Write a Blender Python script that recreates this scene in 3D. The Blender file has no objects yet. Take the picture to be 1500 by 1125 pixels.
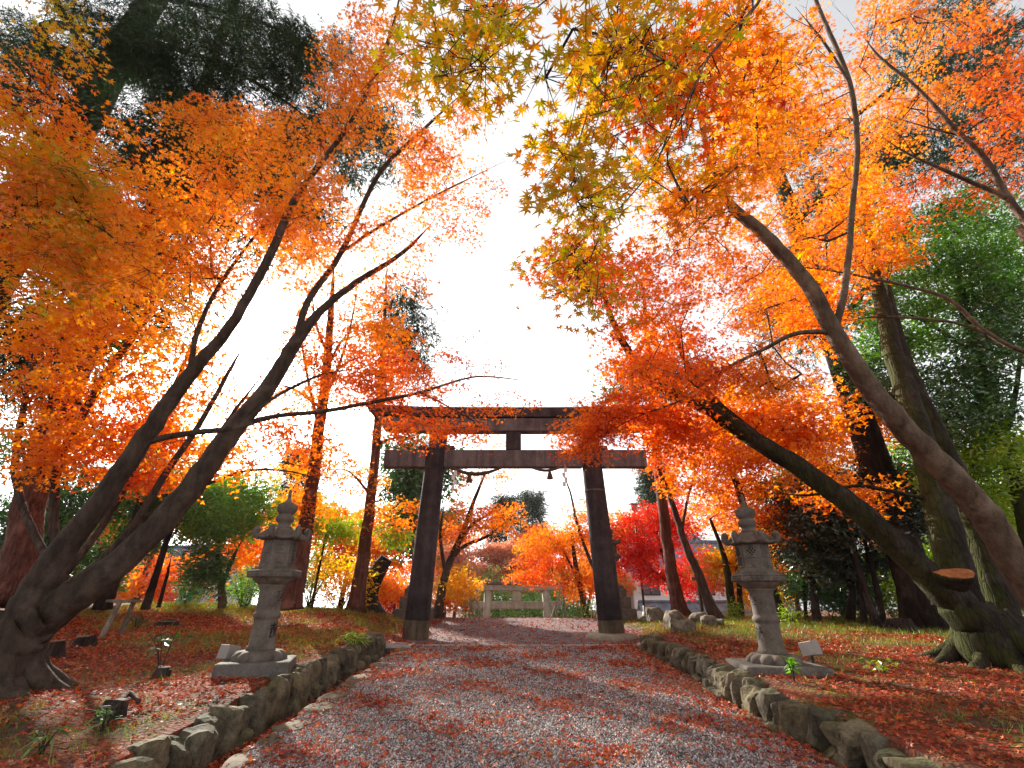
import bpy, bmesh, math
import numpy as np
from mathutils import Vector, Matrix

PI = math.pi
SC = bpy.context.scene
COL = SC.collection
F = 694.0
TH = math.atan(310 / 694.0)
CT, ST = math.cos(TH), math.sin(TH)


def ray(px, py):
    x = (px - 750) / F
    y = (562.5 - py) / F
    return x, CT - ST * y, ST + CT * y


def at(px, py, Y):
    """world point seen at a photo position, at forward distance Y (metres)"""
    x, f, u = ray(px, py)
    k = Y / f
    return np.array((x * k, Y, u * k))


def mpp(px, py, Y):
    x, f, u = ray(px, py)
    return Y / f / F


# ------------------------------------------------------------------ terrain
def zpath(Y):
    return np.interp(Y, [-40, 0, 12.7, 19, 20.2, 32, 42, 500], [-2.2, -1.45, -.925, -.74, -.84, -3.0, -3.2, -3.2])


def hashn(x, y, s=1.0, seed=0.0):
    return (np.sin(x * 1.7 * s + seed) * np.cos(y * 2.3 * s + 1.3 * seed) + .5 * np.sin(x * 4.1 * s + 2 + seed) * np.sin(y * 3.7 * s + .7)
            + .25 * np.sin(x * 9.3 * s + 1.1) * np.cos(y * 8.1 * s + seed)) / 1.75


def H(x, Y):
    x = np.asarray(x, float)
    Y = np.asarray(Y, float)
    zp = zpath(Y)
    zl = np.interp(Y, [-40, 0, 16, 19, 30, 45, 500], [-1.4, -1.29, -.45, -.6, -2.0, -3.1, -3.2])
    zr = np.interp(Y, [-40, 0, 12, 16, 19, 30, 45, 500], [-1.3, -1.19, -.67, -.60, -.75, -2.6, -3.2, -3.2])
    far = np.clip((22 - Y) / 6, 0, 1)
    zl = zl + np.clip(-x - 3, 0, 8) * .03 * far
    bank = np.where(x < 0, zl, zr) + hashn(x, Y, .55, .4) * .05 * far
    d = np.where(x < 0, -x - 2.84, x - 2.84)
    wid = np.interp(Y, [0, 10.6, 12.5, 20, 60], [.03, .03, 1.6, 2.5, 12])
    w = np.clip(d / wid, 0, 1)
    w = w * w * (3 - 2 * w)
    z = zp * (1 - w) + bank * w
    gut = (x < -2.335) & (x > -2.845) & (Y < 11.0)
    z = np.where(gut & (d < .02), zp - .15, z)
    return z


def hz(x, Y):
    return float(H(np.array([x]), np.array([Y]))[0])


# ------------------------------------------------------------------ mesh helpers
class MB:
    def __init__(self):
        self.v, self.f, self.m, self.n = [], [], [], 0

    def add(self, V, Fc, mi=0):
        V = np.asarray(V, float).reshape(-1, 3)
        for A in (Fc if isinstance(Fc, list) else [Fc]):
            A = np.asarray(A, np.int64)
            if A.size == 0:
                continue
            self.f.append(A + self.n)
            self.m.append(np.full(len(A), mi, np.int32))
        self.v.append(V)
        self.n += len(V)

    def build(self, name, mats, parent=None, smooth=False, origin=None):
        me = bpy.data.meshes.new(name)
        V = np.concatenate(self.v) if self.v else np.zeros((0, 3))
        if parent is not None:
            q = parent
            while q is not None:
                V = V - np.array(q.location)
                q = q.parent
        elif origin is not None:
            V = V - np.asarray(origin)
        tot = np.concatenate([np.full(len(a), a.shape[1], np.int32) for a in self.f])
        lv = np.concatenate([a.ravel() for a in self.f]).astype(np.int32)
        st = np.concatenate(([0], np.cumsum(tot)[:-1])).astype(np.int32)
        me.vertices.add(len(V))
        me.vertices.foreach_set('co', V.astype(np.float32).ravel())
        me.loops.add(len(lv))
        me.loops.foreach_set('vertex_index', lv)
        me.polygons.add(len(tot))
        me.polygons.foreach_set('loop_start', st)
        me.polygons.foreach_set('loop_total', tot)
        me.polygons.foreach_set('material_index', np.concatenate(self.m))
        me.polygons.foreach_set('use_smooth', np.full(len(tot), bool(smooth)))
        for m in (mats if isinstance(mats, (list, tuple)) else [mats]):
            me.materials.append(m)
        me.update(calc_edges=True)
        if smooth == 'auto':
            pass
        o = bpy.data.objects.new(name, me)
        COL.objects.link(o)
        if parent is not None:
            o.parent = parent
        elif origin is not None:
            o.location = Vector(origin)
        return o


def tag(o, label=None, cat=None, group=None, kind=None):
    if label: o['label'] = label
    if cat: o['category'] = cat
    if group: o['group'] = group
    if kind: o['kind'] = kind
    return o


def thing(name, loc, label, cat, group=None):
    o = bpy.data.objects.new(name, None)
    o.empty_display_size = .2
    o.location = Vector([float(v) for v in loc])
    COL.objects.link(o)
    return tag(o, label, cat, group)


def bm_arrays(bm):
    bm.verts.index_update()
    V = np.array([v.co[:] for v in bm.verts])
    by = {}
    for f in bm.faces:
        by.setdefault(len(f.verts), []).append([v.index for v in f.verts])
    return V, [np.array(a) for a in by.values()]


def bevbox(size, bev=.01, seg=1):
    bm = bmesh.new()
    bmesh.ops.create_cube(bm, size=1)
    for v in bm.verts:
        v.co = Vector((v.co.x * size[0], v.co.y * size[1], v.co.z * size[2]))
    if bev > 0:
        bmesh.ops.bevel(bm, geom=list(bm.edges), offset=bev, segments=seg, affect='EDGES', profile=.6)
    r = bm_arrays(bm)
    bm.free()
    return r


def rotz(V, a):
    c, s = math.cos(a), math.sin(a)
    V = np.asarray(V, float)
    return np.stack([V[:, 0] * c - V[:, 1] * s, V[:, 0] * s + V[:, 1] * c, V[:, 2]], 1)


def add_box(mb, c, size, bev=.01, az=0, M=None, mi=0, seg=1):
    V, Fc = bevbox(size, bev, seg)
    if M is not None:
        V = V @ np.array(M.to_3x3()).T
    if az:
        V = rotz(V, az)
    mb.add(V + np.asarray(c), Fc, mi)


def lathe(mb, c, prof, sides=32, mod=None, phase=0, cap=True, mi=0):
    """prof: list of (r, z); mod(theta, i) multiplies r"""
    th = np.arange(sides) * 2 * PI / sides + phase
    V = []
    for i, (r, z) in enumerate(prof):
        rr = r * (mod(th, i) if mod else np.ones(sides))
        V.append(np.stack([rr * np.cos(th), rr * np.sin(th), np.full(sides, z)], 1))
    n = len(prof)
    a = np.arange(sides)
    b = (a + 1) % sides
    Q = np.concatenate([np.stack([i * sides + a, i * sides + b, (i + 1) * sides + b, (i + 1) * sides + a], 1) for i in range(n - 1)])
    V = np.concatenate(V)
    Fs = [Q]
    if cap:
        V = np.concatenate([V, [[0, 0, prof[0][1]], [0, 0, prof[-1][1]]]])
        Fs.append(np.concatenate([np.stack([b, a, np.full(sides, n * sides)], 1),
                                  np.stack([(n - 1) * sides + a, (n - 1) * sides + b, np.full(sides, n * sides + 1)], 1)]))
    mb.add(V + np.asarray(c), Fs, mi)


def polyloft(mb, c, rings, az=0, mi=0, cap=True):
    """rings: list of (k,3) arrays with the same k"""
    k = len(rings[0])
    V = np.concatenate(rings)
    a = np.arange(k)
    b = (a + 1) % k
    Q = np.concatenate([np.stack([i * k + a, i * k + b, (i + 1) * k + b, (i + 1) * k + a], 1) for i in range(len(rings) - 1)])
    Fs = [Q]
    if cap:
        Fs += [a[::-1][None, :], ((len(rings) - 1) * k + a)[None, :]]
    mb.add(rotz(V, az) + np.asarray(c), Fs, mi)


def catmull(P, n):
    """P (k,d) -> smooth samples, n per span"""
    P = np.asarray(P, float)
    if len(P) < 3:
        t = np.linspace(0, 1, n + 1)[:, None]
        return P[0] * (1 - t) + P[1] * t
    Q = np.concatenate([[2 * P[0] - P[1]], P, [2 * P[-1] - P[-2]]])
    out = []
    for i in range(len(P) - 1):
        p0, p1, p2, p3 = Q[i:i + 4]
        t = (np.arange(n) / n)[:, None]
        out.append(.5 * ((2 * p1) + (-p0 + p2) * t + (2 * p0 - 5 * p1 + 4 * p2 - p3) * t ** 2 + (-p0 + 3 * p1 - 3 * p2 + p3) * t ** 3))
    out.append(P[-1:])
    return np.concatenate(out)


def tube(mb, P, R, sides=8, rng=None, rough=0.0, flare=0, mi=0, cap=True):
    P = np.asarray(P, float)
    R = np.asarray(R, float)
    n = len(P)
    T = np.gradient(P, axis=0)
    T /= np.maximum(np.linalg.norm(T, axis=1, keepdims=True), 1e-9)
    ref = np.array([1.0, 0, 0]) if abs(T[0, 0]) < .8 else np.array([0, 1.0, 0])
    N = np.zeros_like(P)
    cur = ref
    for i in range(n):
        cur = cur - T[i] * cur.dot(T[i])
        cur = cur / max(np.linalg.norm(cur), 1e-9)
        N[i] = cur
    B = np.cross(T, N)
    th = np.arange(sides) * 2 * PI / sides
    RR = R[:, None] * np.ones(sides)[None]
    if rough > 0:
        s = np.concatenate([[0], np.cumsum(np.linalg.norm(np.diff(P, axis=0), axis=1))])
        ph = rng.uniform(0, 6.28, 6)
        w = (np.sin(2 * th[None] + ph[0] + s[:, None] * 1.3) * .5 + np.sin(3 * th[None] + ph[1] - s[:, None] * 2.1) * .4
             + np.sin(5 * th[None] + ph[2] + s[:, None] * 3.3) * .25 + np.sin(ph[3] + s[:, None] * 4.0 + th[None]) * .35)
        RR = RR * (1 + rough * w)
        if flare:
            RR = RR * (1 + flare * np.exp(-s[:, None] / .28) * (.75 + .45 * np.sin(5 * th[None] + ph[4]) + .2 * np.sin(3 * th[None] + ph[5])))
    V = P[:, None] + RR[..., None] * (np.cos(th)[None, :, None] * N[:, None] + np.sin(th)[None, :, None] * B[:, None])
    V = V.reshape(-1, 3)
    a = np.arange(sides)
    b = (a + 1) % sides
    Q = np.concatenate([np.stack([i * sides + a, i * sides + b, (i + 1) * sides + b, (i + 1) * sides + a], 1) for i in range(n - 1)])
    Fs = [Q]
    if cap:
        V = np.concatenate([V, P[:1], P[-1:]])
        Fs.append(np.concatenate([np.stack([b, a, np.full(sides, n * sides)], 1),
                                  np.stack([(n - 1) * sides + a, (n - 1) * sides + b, np.full(sides, n * sides + 1)], 1)]))
    mb.add(V, Fs, mi)


_ico = {}


def ico(sub):
    if sub not in _ico:
        bm = bmesh.new()
        bmesh.ops.create_icosphere(bm, subdivisions=sub, radius=1)
        _ico[sub] = bm_arrays(bm)
        bm.free()
    return _ico[sub]


def rock(mb, c, size, seed, box=.55, sub=3, az=0, rough=.12, tilt=0, mi=0):
    """angular boulder: superellipsoid cut by random planes"""
    V, Fc = ico(sub)
    rng = np.random.default_rng(seed)
    p = 2 + 6 * box
    d = (np.abs(V) ** p).sum(1) ** (1 / p)
    W = V / d[:, None]
    for _ in range(7):
        nrm = rng.normal(size=3)
        nrm /= np.linalg.norm(nrm)
        h = rng.uniform(.72, 1.05)
        s = W @ nrm - h
        W = W - np.clip(s, 0, None)[:, None] * nrm * .9
    ph = rng.uniform(0, 6.28, 9)
    q = (np.sin(W[:, 0] * 3 + ph[0]) * np.sin(W[:, 1] * 3.4 + ph[1]) + .6 * np.sin(W[:, 2] * 5 + ph[2] + W[:, 0] * 2)
         + .4 * np.sin(W[:, 0] * 9 + ph[3]) * np.sin(W[:, 1] * 8 + W[:, 2] * 7 + ph[4]))
    W = W * (1 + rough * q * .5)[:, None]
    W = W * np.asarray(size) * .5
    if tilt:
        cc, ss = math.cos(tilt), math.sin(tilt)
        W = np.stack([W[:, 0] * cc - W[:, 2] * ss, W[:, 1], W[:, 0] * ss + W[:, 2] * cc], 1)
    mb.add(rotz(W, az) + np.asarray(c), Fc, mi)


# ------------------------------------------------------------------ materials
def nmat(name):
    m = bpy.data.materials.new(name)
    m.use_nodes = True
    nt = m.node_tree
    nt.nodes.clear()
    out = nt.nodes.new('ShaderNodeOutputMaterial')
    return m, nt, out


def N(nt, t, **kw):
    n = nt.nodes.new(t)
    for k, v in kw.items():
        if k in n.inputs:
            n.inputs[k].default_value = v
        else:
            setattr(n, k, v)
    return n


def ramp(nt, stops, interp='LINEAR'):
    r = nt.nodes.new('ShaderNodeValToRGB')
    r.color_ramp.interpolation = interp
    e = r.color_ramp.elements
    while len(e) < len(stops):
        e.new(.5)
    for i, (p, c) in enumerate(stops):
        e[i].position = p
        e[i].color = (*c, 1)
    return r


def coords(nt, kind='Object', scale=(1, 1, 1)):
    tc = nt.nodes.new('ShaderNodeTexCoord')
    mp = nt.nodes.new('ShaderNodeMapping')
    mp.inputs['Scale'].default_value = scale
    nt.links.new(tc.outputs[kind], mp.inputs['Vector'])
    return mp.outputs[0]


def worldpos(nt):
    return nt.nodes.new('ShaderNodeNewGeometry').outputs['Position']


def mixc(nt, fac, a, b, mode='MIX'):
    m = nt.nodes.new('ShaderNodeMix')
    m.data_type = 'RGBA'
    m.blend_type = mode
    for sock, v in ((m.inputs[0], fac), (m.inputs[6], a), (m.inputs[7], b)):
        if hasattr(v, 'is_output'):
            nt.links.new(v, sock)
        else:
            sock.default_value = v if isinstance(v, (int, float)) else (*v, 1)
    return m.outputs[2]


def math_(nt, op, a, b=None, c=None, clamp=False):
    m = nt.nodes.new('ShaderNodeMath')
    m.operation = op
    m.use_clamp = clamp
    for i, v in enumerate((a, b, c)):
        if v is None: continue
        if hasattr(v, 'is_output'):
            nt.links.new(v, m.inputs[i])
        else:
            m.inputs[i].default_value = v
    return m.outputs[0]


def noise(nt, vec, scale, detail=4, rough=.6):
    n = N(nt, 'ShaderNodeTexNoise')
    n.inputs['Scale'].default_value = scale
    n.inputs['Detail'].default_value = detail
    n.inputs['Roughness'].default_value = rough
    if vec is not None:
        nt.links.new(vec, n.inputs['Vector'])
    return n.outputs['Fac']


def voro(nt, vec, scale, feature='F1'):
    n = N(nt, 'ShaderNodeTexVoronoi')
    n.feature = feature
    n.inputs['Scale'].default_value = scale
    if vec is not None:
        nt.links.new(vec, n.inputs['Vector'])
    return n


def bump(nt, h, strength=.5, dist=.02, normal=None):
    b = nt.nodes.new('ShaderNodeBump')
    b.inputs['Strength'].default_value = strength
    b.inputs['Distance'].default_value = dist
    nt.links.new(h, b.inputs['Height'])
    if normal is not None:
        nt.links.new(normal, b.inputs['Normal'])
    return b.outputs[0]


def pbsdf(nt, out, col, rough=.8, normal=None, spec=.3):
    p = nt.nodes.new('ShaderNodeBsdfPrincipled')
    if hasattr(col, 'is_output'):
        nt.links.new(col, p.inputs['Base Color'])
    else:
        p.inputs['Base Color'].default_value = (*col, 1)
    if hasattr(rough, 'is_output'):
        nt.links.new(rough, p.inputs['Roughness'])
    else:
        p.inputs['Roughness'].default_value = rough
    p.inputs['Specular IOR Level'].default_value = spec
    if normal is not None:
        nt.links.new(normal, p.inputs['Normal'])
    nt.links.new(p.outputs[0], out.inputs['Surface'])
    return p


def leaf_mat(name, stops, nscale=.8, rnd=.5, transl=.62, gloss=.05):
    """thin leaves: random tone for every leaf plus drifts of colour through the crown"""
    m, nt, out = nmat(name)
    g = nt.nodes.new('ShaderNodeNewGeometry')
    n1 = noise(nt, g.outputs['Position'], nscale, 2, .5)
    n1 = math_(nt, 'MULTIPLY_ADD', n1, 2.4, -.7, True)
    v = math_(nt, 'ADD', math_(nt, 'MULTIPLY', g.outputs['Random Per Island'], rnd), math_(nt, 'MULTIPLY', n1, 1 - rnd))
    r = ramp(nt, stops)
    nt.links.new(v, r.inputs[0])
    d = nt.nodes.new('ShaderNodeBsdfDiffuse')
    t = nt.nodes.new('ShaderNodeBsdfTranslucent')
    gl = N(nt, 'ShaderNodeBsdfGlossy')
    gl.inputs['Roughness'].default_value = .45
    nt.links.new(r.outputs[0], d.inputs[0])
    hs = nt.nodes.new('ShaderNodeHueSaturation')
    hs.inputs['Saturation'].default_value = 1.15
    hs.inputs['Value'].default_value = 1.12
    nt.links.new(r.outputs[0], hs.inputs['Color'])
    nt.links.new(hs.outputs[0], t.inputs[0])
    mx = nt.nodes.new('ShaderNodeMixShader')
    mx.inputs[0].default_value = transl
    nt.links.new(d.outputs[0], mx.inputs[1])
    nt.links.new(t.outputs[0], mx.inputs[2])
    m2 = nt.nodes.new('ShaderNodeMixShader')
    m2.inputs[0].default_value = gloss
    nt.links.new(mx.outputs[0], m2.inputs[1])
    nt.links.new(gl.outputs[0], m2.inputs[2])
    nt.links.new(m2.outputs[0], out.inputs['Surface'])
    return m


def bark_mat(name, dark, light, moss=0.0, mosscol=(.10, .13, .02), stretch=6, scale=9, bmp=.6, crack=.35):
    m, nt, out = nmat(name)
    pos = worldpos(nt)
    mp = nt.nodes.new('ShaderNodeMapping')
    mp.inputs['Scale'].default_value = (1, 1, 1.0 / stretch)
    nt.links.new(pos, mp.inputs['Vector'])
    n1 = noise(nt, mp.outputs[0], scale, 6, .65)
    n2 = noise(nt, pos, 2.3, 4, .6)
    r = ramp(nt, [(.3, dark), (.7, light)])
    nt.links.new(n1, r.inputs[0])
    bl = ramp(nt, [(.52, (0, 0, 0)), (.68, (1, 1, 1))])
    nt.links.new(n2, bl.inputs[0])
    col = mixc(nt, math_(nt, 'MULTIPLY', bl.outputs[0], .5), r.outputs[0], tuple(min(1, 1.5 * v + .03) for v in light))
    if moss > 0:
        g = nt.nodes.new('ShaderNodeNewGeometry')
        sx = nt.nodes.new('ShaderNodeSeparateXYZ')
        nt.links.new(g.outputs['Normal'], sx.inputs[0])
        side = math_(nt, 'MULTIPLY_ADD', sx.outputs[0], -.60, .02)
        side = math_(nt, 'ADD', side, math_(nt, 'MULTIPLY', sx.outputs[2], .25))
        nm = noise(nt, pos, 5.0, 5, .7)
        f = math_(nt, 'MULTIPLY', math_(nt, 'ADD', side, math_(nt, 'MULTIPLY_ADD', nm, 1.6, -.8), None, True), moss, None, True)
        col = mixc(nt, f, col, mosscol)
    cr = voro(nt, mp.outputs[0], scale * 1.6, 'DISTANCE_TO_EDGE')
    ck = ramp(nt, [(0, (0, 0, 0)), (.10, (1, 1, 1))])
    nt.links.new(cr.outputs['Distance'], ck.inputs[0])
    col = mixc(nt, crack, col, ck.outputs[0], 'MULTIPLY')
    hgt = math_(nt, 'ADD', n1, math_(nt, 'MULTIPLY', noise(nt, pos, 40, 3), .3))
    hgt = math_(nt, 'ADD', hgt, math_(nt, 'MULTIPLY', ck.outputs[0], .7 * crack))
    pbsdf(nt, out, col, .9, bump(nt, hgt, min(1, bmp * 1.4), .045), .15)
    return m


def stone_mat(name, dark, light, moss=0.0, scale=6, bmp=.35, fine=90, streak=0.0, island=0.0, mosscol=(.09, .11, .03), lowmoss=None):
    m, nt, out = nmat(name)
    pos = worldpos(nt)
    n1 = noise(nt, pos, scale, 7, .65)
    n2 = noise(nt, pos, fine, 3, .7)
    r = ramp(nt, [(.28, dark), (.72, light)])
    nt.links.new(n1, r.inputs[0])
    sp = ramp(nt, [(.35, (.45, .45, .45)), (.65, (1.25, 1.25, 1.25))])
    nt.links.new(n2, sp.inputs[0])
    col = mixc(nt, .55, r.outputs[0], sp.outputs[0], 'MULTIPLY')
    if island > 0:
        g = nt.nodes.new('ShaderNodeNewGeometry')
        ir = ramp(nt, [(0, (.55, .5, .5)), (.4, (.95, .98, 1.0)), (.7, (1.1, 1.0, .8)), (1, (1.45, 1.4, 1.3))])
        nt.links.new(g.outputs['Random Per Island'], ir.inputs[0])
        col = mixc(nt, island, col, ir.outputs[0], 'MULTIPLY')
    if streak > 0:
        mp = nt.nodes.new('ShaderNodeMapping')
        mp.inputs['Scale'].default_value = (1, 1, .08)
        nt.links.new(pos, mp.inputs['Vector'])
        sn = noise(nt, mp.outputs[0], 7, 4, .6)
        sr = ramp(nt, [(.42, (0, 0, 0)), (.62, (1, 1, 1))])
        nt.links.new(sn, sr.inputs[0])
        col = mixc(nt, math_(nt, 'MULTIPLY', sr.outputs[0], streak), col, tuple(v * .35 for v in dark))
    if moss > 0:
        g = nt.nodes.new('ShaderNodeNewGeometry')
        sx = nt.nodes.new('ShaderNodeSeparateXYZ')
        nt.links.new(g.outputs['Normal'], sx.inputs[0])
        nm = noise(nt, pos, 4.5, 5, .7)
        f = math_(nt, 'ADD', math_(nt, 'MULTIPLY', sx.outputs[2], .5), math_(nt, 'MULTIPLY_ADD', nm, 2.6, -1.45))
        f = math_(nt, 'MULTIPLY', math_(nt, 'MAXIMUM', math_(nt, 'MINIMUM', f, 1), 0), moss)
        col = mixc(nt, f, col, mosscol)
    hgt = math_(nt, 'ADD', n1, math_(nt, 'MULTIPLY', n2, .35))
    pbsdf(nt, out, col, .88, bump(nt, hgt, bmp, .02), .2)
    return m


def plain_mat(name, col, rough=.6, var=.15, scale=8, metal=0):
    m, nt, out = nmat(name)
    pos = worldpos(nt)
    n1 = noise(nt, pos, scale, 5, .6)
    r = ramp(nt, [(.3, tuple(v * (1 - var) for v in col)), (.7, tuple(min(1, v * (1 + var)) for v in col))])
    nt.links.new(n1, r.inputs[0])
    p = pbsdf(nt, out, r.outputs[0], rough, bump(nt, n1, .1, .01), .3)
    p.inputs['Metallic'].default_value = metal
    return m


def ring_mat():
    m, nt, out = nmat('cut_wood_rings')
    w = N(nt, 'ShaderNodeTexWave')
    w.wave_type = 'RINGS'
    w.rings_direction = 'Z'
    w.inputs['Scale'].default_value = 14
    w.inputs['Distortion'].default_value = 2.5
    w.inputs['Detail'].default_value = 3
    vec = coords(nt, 'Generated', (1, 1, 0))
    mp = nt.nodes.new('ShaderNodeMapping')
    mp.inputs['Location'].default_value = (-.5, -.5, 0)
    nt.links.new(vec, mp.inputs['Vector'])
    nt.links.new(mp.outputs[0], w.inputs['Vector'])
    r = ramp(nt, [(0, (.30, .10, .03)), (.6, (.50, .20, .07)), (1, (.60, .28, .11))])
    nt.links.new(w.outputs['Fac'], r.inputs[0])
    st = ramp(nt, [(.4, (.45, .4, .38)), (.62, (1, 1, 1))])
    nt.links.new(noise(nt, worldpos(nt), 9, 5), st.inputs[0])
    col = mixc(nt, .8, r.outputs[0], st.outputs[0], 'MULTIPLY')
    pbsdf(nt, out, col, .85, bump(nt, w.outputs['Fac'], .3, .01), .15)
    return m


ORANGE = [(0, (.46, .05, .012)), (.22, (.72, .16, .02)), (.55, (.83, .28, .028)), (1, (.86, .43, .05))]
REDOR = [(0, (.50, .035, .016)), (.3, (.75, .125, .022)), (.7, (.83, .225, .028)), (1, (.85, .34, .035))]
RED = [(0, (.45, .010, .015)), (.4, (.68, .03, .02)), (.8, (.80, .08, .03)), (1, (.82, .2, .05))]
OLIVE = [(0, (.62, .10, .015)), (.22, (.72, .25, .02)), (.5, (.62, .36, .03)), (.75, (.38, .34, .03)), (1, (.24, .30, .03))]
AMBER = [(0, (.68, .10, .015)), (.35, (.80, .21, .02)), (.65, (.80, .35, .03)), (.85, (.50, .38, .035)), (1, (.22, .28, .03))]
YELLOW = [(0, (.80, .22, .02)), (.4, (.84, .42, .04)), (.75, (.80, .56, .06)), (1, (.45, .45, .05))]
M = {}
M['orange'] = leaf_mat('leaf_orange', ORANGE)
M['redor'] = leaf_mat('leaf_red_orange', REDOR)
M['red'] = leaf_mat('leaf_red', RED)
M['olive'] = leaf_mat('leaf_olive', OLIVE, 1.1, .55)
M['amber'] = leaf_mat('leaf_amber', AMBER, .9, .45)
M['yellow'] = leaf_mat('leaf_yellow', YELLOW)
M['pink'] = leaf_mat('leaf_faded_pink', [(0, (.45, .12, .08)), (.5, (.6, .25, .15)), (1, (.7, .42, .25))])
M['evergreen'] = leaf_mat('leaf_evergreen', [(0, (.014, .045, .012)), (.5, (.04, .13, .02)), (1, (.10, .25, .035))], .8, .5, .35, .12)
M['bright'] = leaf_mat('leaf_bright_green', [(0, (.035, .12, .015)), (.5, (.11, .29, .022)), (1, (.30, .50, .05))], .8, .5, .5, .1)
M['lime'] = leaf_mat('leaf_lime', [(0, (.09, .20, .02)), (.5, (.24, .38, .03)), (.85, (.45, .48, .05)), (1, (.65, .5, .05))], .7, .5, .55, .07)
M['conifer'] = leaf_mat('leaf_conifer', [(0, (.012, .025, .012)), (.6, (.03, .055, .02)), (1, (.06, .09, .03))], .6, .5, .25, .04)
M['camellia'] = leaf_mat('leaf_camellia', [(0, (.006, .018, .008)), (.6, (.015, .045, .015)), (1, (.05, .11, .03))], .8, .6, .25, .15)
M['bamboo'] = leaf_mat('leaf_bamboo', [(0, (.08, .2, .04)), (.5, (.2, .38, .08)), (1, (.45, .6, .15))], .5, .5, .5, .06)
M['bark'] = bark_mat('bark_maple', (.030, .020, .016), (.105, .075, .058))
M['bark_light'] = bark_mat('bark_maple_light', (.045, .030, .021), (.17, .118, .08), 0, stretch=3, scale=9, bmp=.7, crack=0.0)
M['bark_grey'] = bark_mat('bark_maple_grey', (.022, .016, .012), (.085, .060, .045), 0, stretch=3, scale=9, bmp=.75, crack=0.0)
M['bark_moss'] = bark_mat('bark_mossy', (.012, .009, .007), (.045, .033, .025), .62, (.075, .10, .012))
M['bark_redd'] = bark_mat('bark_cedar', (.055, .022, .016), (.20, .085, .06), 0, stretch=14, scale=16, bmp=1.0)
M['bark_dark'] = bark_mat('bark_dark', (.014, .010, .009), (.05, .036, .03))
M['twig'] = plain_mat('twig_bark', (.035, .022, .018), .9)
M['cutwood'] = ring_mat()
M['lantern'] = stone_mat('lantern_granite', (.075, .062, .053), (.215, .18, .15), .3, 6, .3, 120, .22)
M['plinth'] = stone_mat('plinth_stone', (.07, .06, .055), (.19, .17, .155), .5, 6, .5, 70)
M['torii_col'] = stone_mat('torii_column_stone', (.028, .023, .025), (.10, .08, .082), 0, 3, .3, 60, .35)
M['torii_base'] = stone_mat('torii_base_stone', (.05, .038, .025), (.17, .13, .085), .25, 3, .3, 60, .5)
M['torii_beam'] = stone_mat('torii_beam_stone', (.11, .088, .09), (.26, .21, .205), 0, 2.2, .3, 50, .45)
M['torii_top'] = stone_mat('torii_top_stone', (.05, .04, .045), (.14, .11, .115), .15, 3, .35, 60, .4)
M['pale_stone'] = stone_mat('pale_granite', (.30, .26, .20), (.52, .46, .36), .1, 3, .25, 60, .25)
M['round_stone'] = stone_mat('round_base_stone', (.18, .15, .11), (.36, .31, .24), .2, 4, .3, 60)
M['step_stone'] = stone_mat('step_stone', (.08, .065, .055), (.19, .16, .135), .15, 5, .4, 60, .2)
M['wall_stone'] = stone_mat('wall_stone', (.018, .016, .012), (.20, .168, .115), .55, 7, 1.5, 38, 0, .85)
M['edge_stone'] = stone_mat('edge_stone', (.045, .038, .03), (.18, .15, .115), .4, 6, .9, 45, 0, .5)
M['boulder'] = stone_mat('boulder_stone', (.035, .031, .027), (.21, .185, .15), .3, 6, 1.2, 45, 0, .6)
M['ink'] = plain_mat('black_ink', (.012, .011, .012), .7)
M['hollow_shade'] = plain_mat('painted_hollow_shade', (.006, .005, .005), .9)  # near-black colour standing in for the shade inside lantern hollows
M['metal_grey'] = plain_mat('grey_metal', (.27, .25, .23), .5, .1, 20)
M['metal_dark'] = plain_mat('dark_metal', (.03, .03, .032), .5, .1, 20)
M['galv'] = plain_mat('galvanised_steel', (.34, .33, .32), .45, .15, 20, .5)
M['concrete'] = stone_mat('concrete', (.30, .28, .25), (.5, .47, .42), .05, 4, .25, 80)
M['rope'] = plain_mat('straw_rope', (.10, .06, .04), .9, .3, 40)
M['paper'] = plain_mat('white_paper', (.8, .8, .8), .8, .03)
M['wood_grey'] = bark_mat('weathered_wood', (.10, .08, .06), (.26, .22, .17), 0, stretch=10, scale=20, bmp=.3)
M['wood_dark'] = bark_mat('dark_wood', (.02, .015, .012), (.07, .05, .04), .4, stretch=6, scale=12)
M['plaster'] = plain_mat('white_plaster', (.72, .72, .75), .85, .05, 2)
M['cream'] = plain_mat('cream_plaster', (.68, .62, .50), .85, .06, 2)
M['tile'] = stone_mat('grey_roof_tile', (.10, .12, .16), (.24, .28, .35), 0, 3, .3, 40)
M['glassy'] = plain_mat('window_glass', (.10, .11, .13), .15, .2, 2)
M['netgreen'] = plain_mat('green_net', (.02, .45, .27), .7, .12, 6)
M['redpaint'] = plain_mat('red_paint', (.55, .03, .025), .5, .1, 4)
M['white_paint'] = plain_mat('white_paint', (.78, .78, .78), .35, .03, 2)
M['tyre'] = plain_mat('rubber', (.015, .015, .016), .9)
M['grass'] = leaf_mat('grass_blades', [(0, (.05, .10, .012)), (.5, (.16, .22, .02)), (.85, (.34, .34, .04)), (1, (.45, .36, .08))], 1.5, .6, .4, .05)
M['litter'] = leaf_mat('fallen_leaf', [(0, (.06, .022, .014)), (.2, (.22, .03, .016)), (.45, (.44, .055, .022)), (.66, (.56, .13, .03)), (.82, (.36, .15, .065)), (.94, (.56, .32, .18)), (1, (.64, .42, .10))], 1.2, .75, .18, .035)


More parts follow.
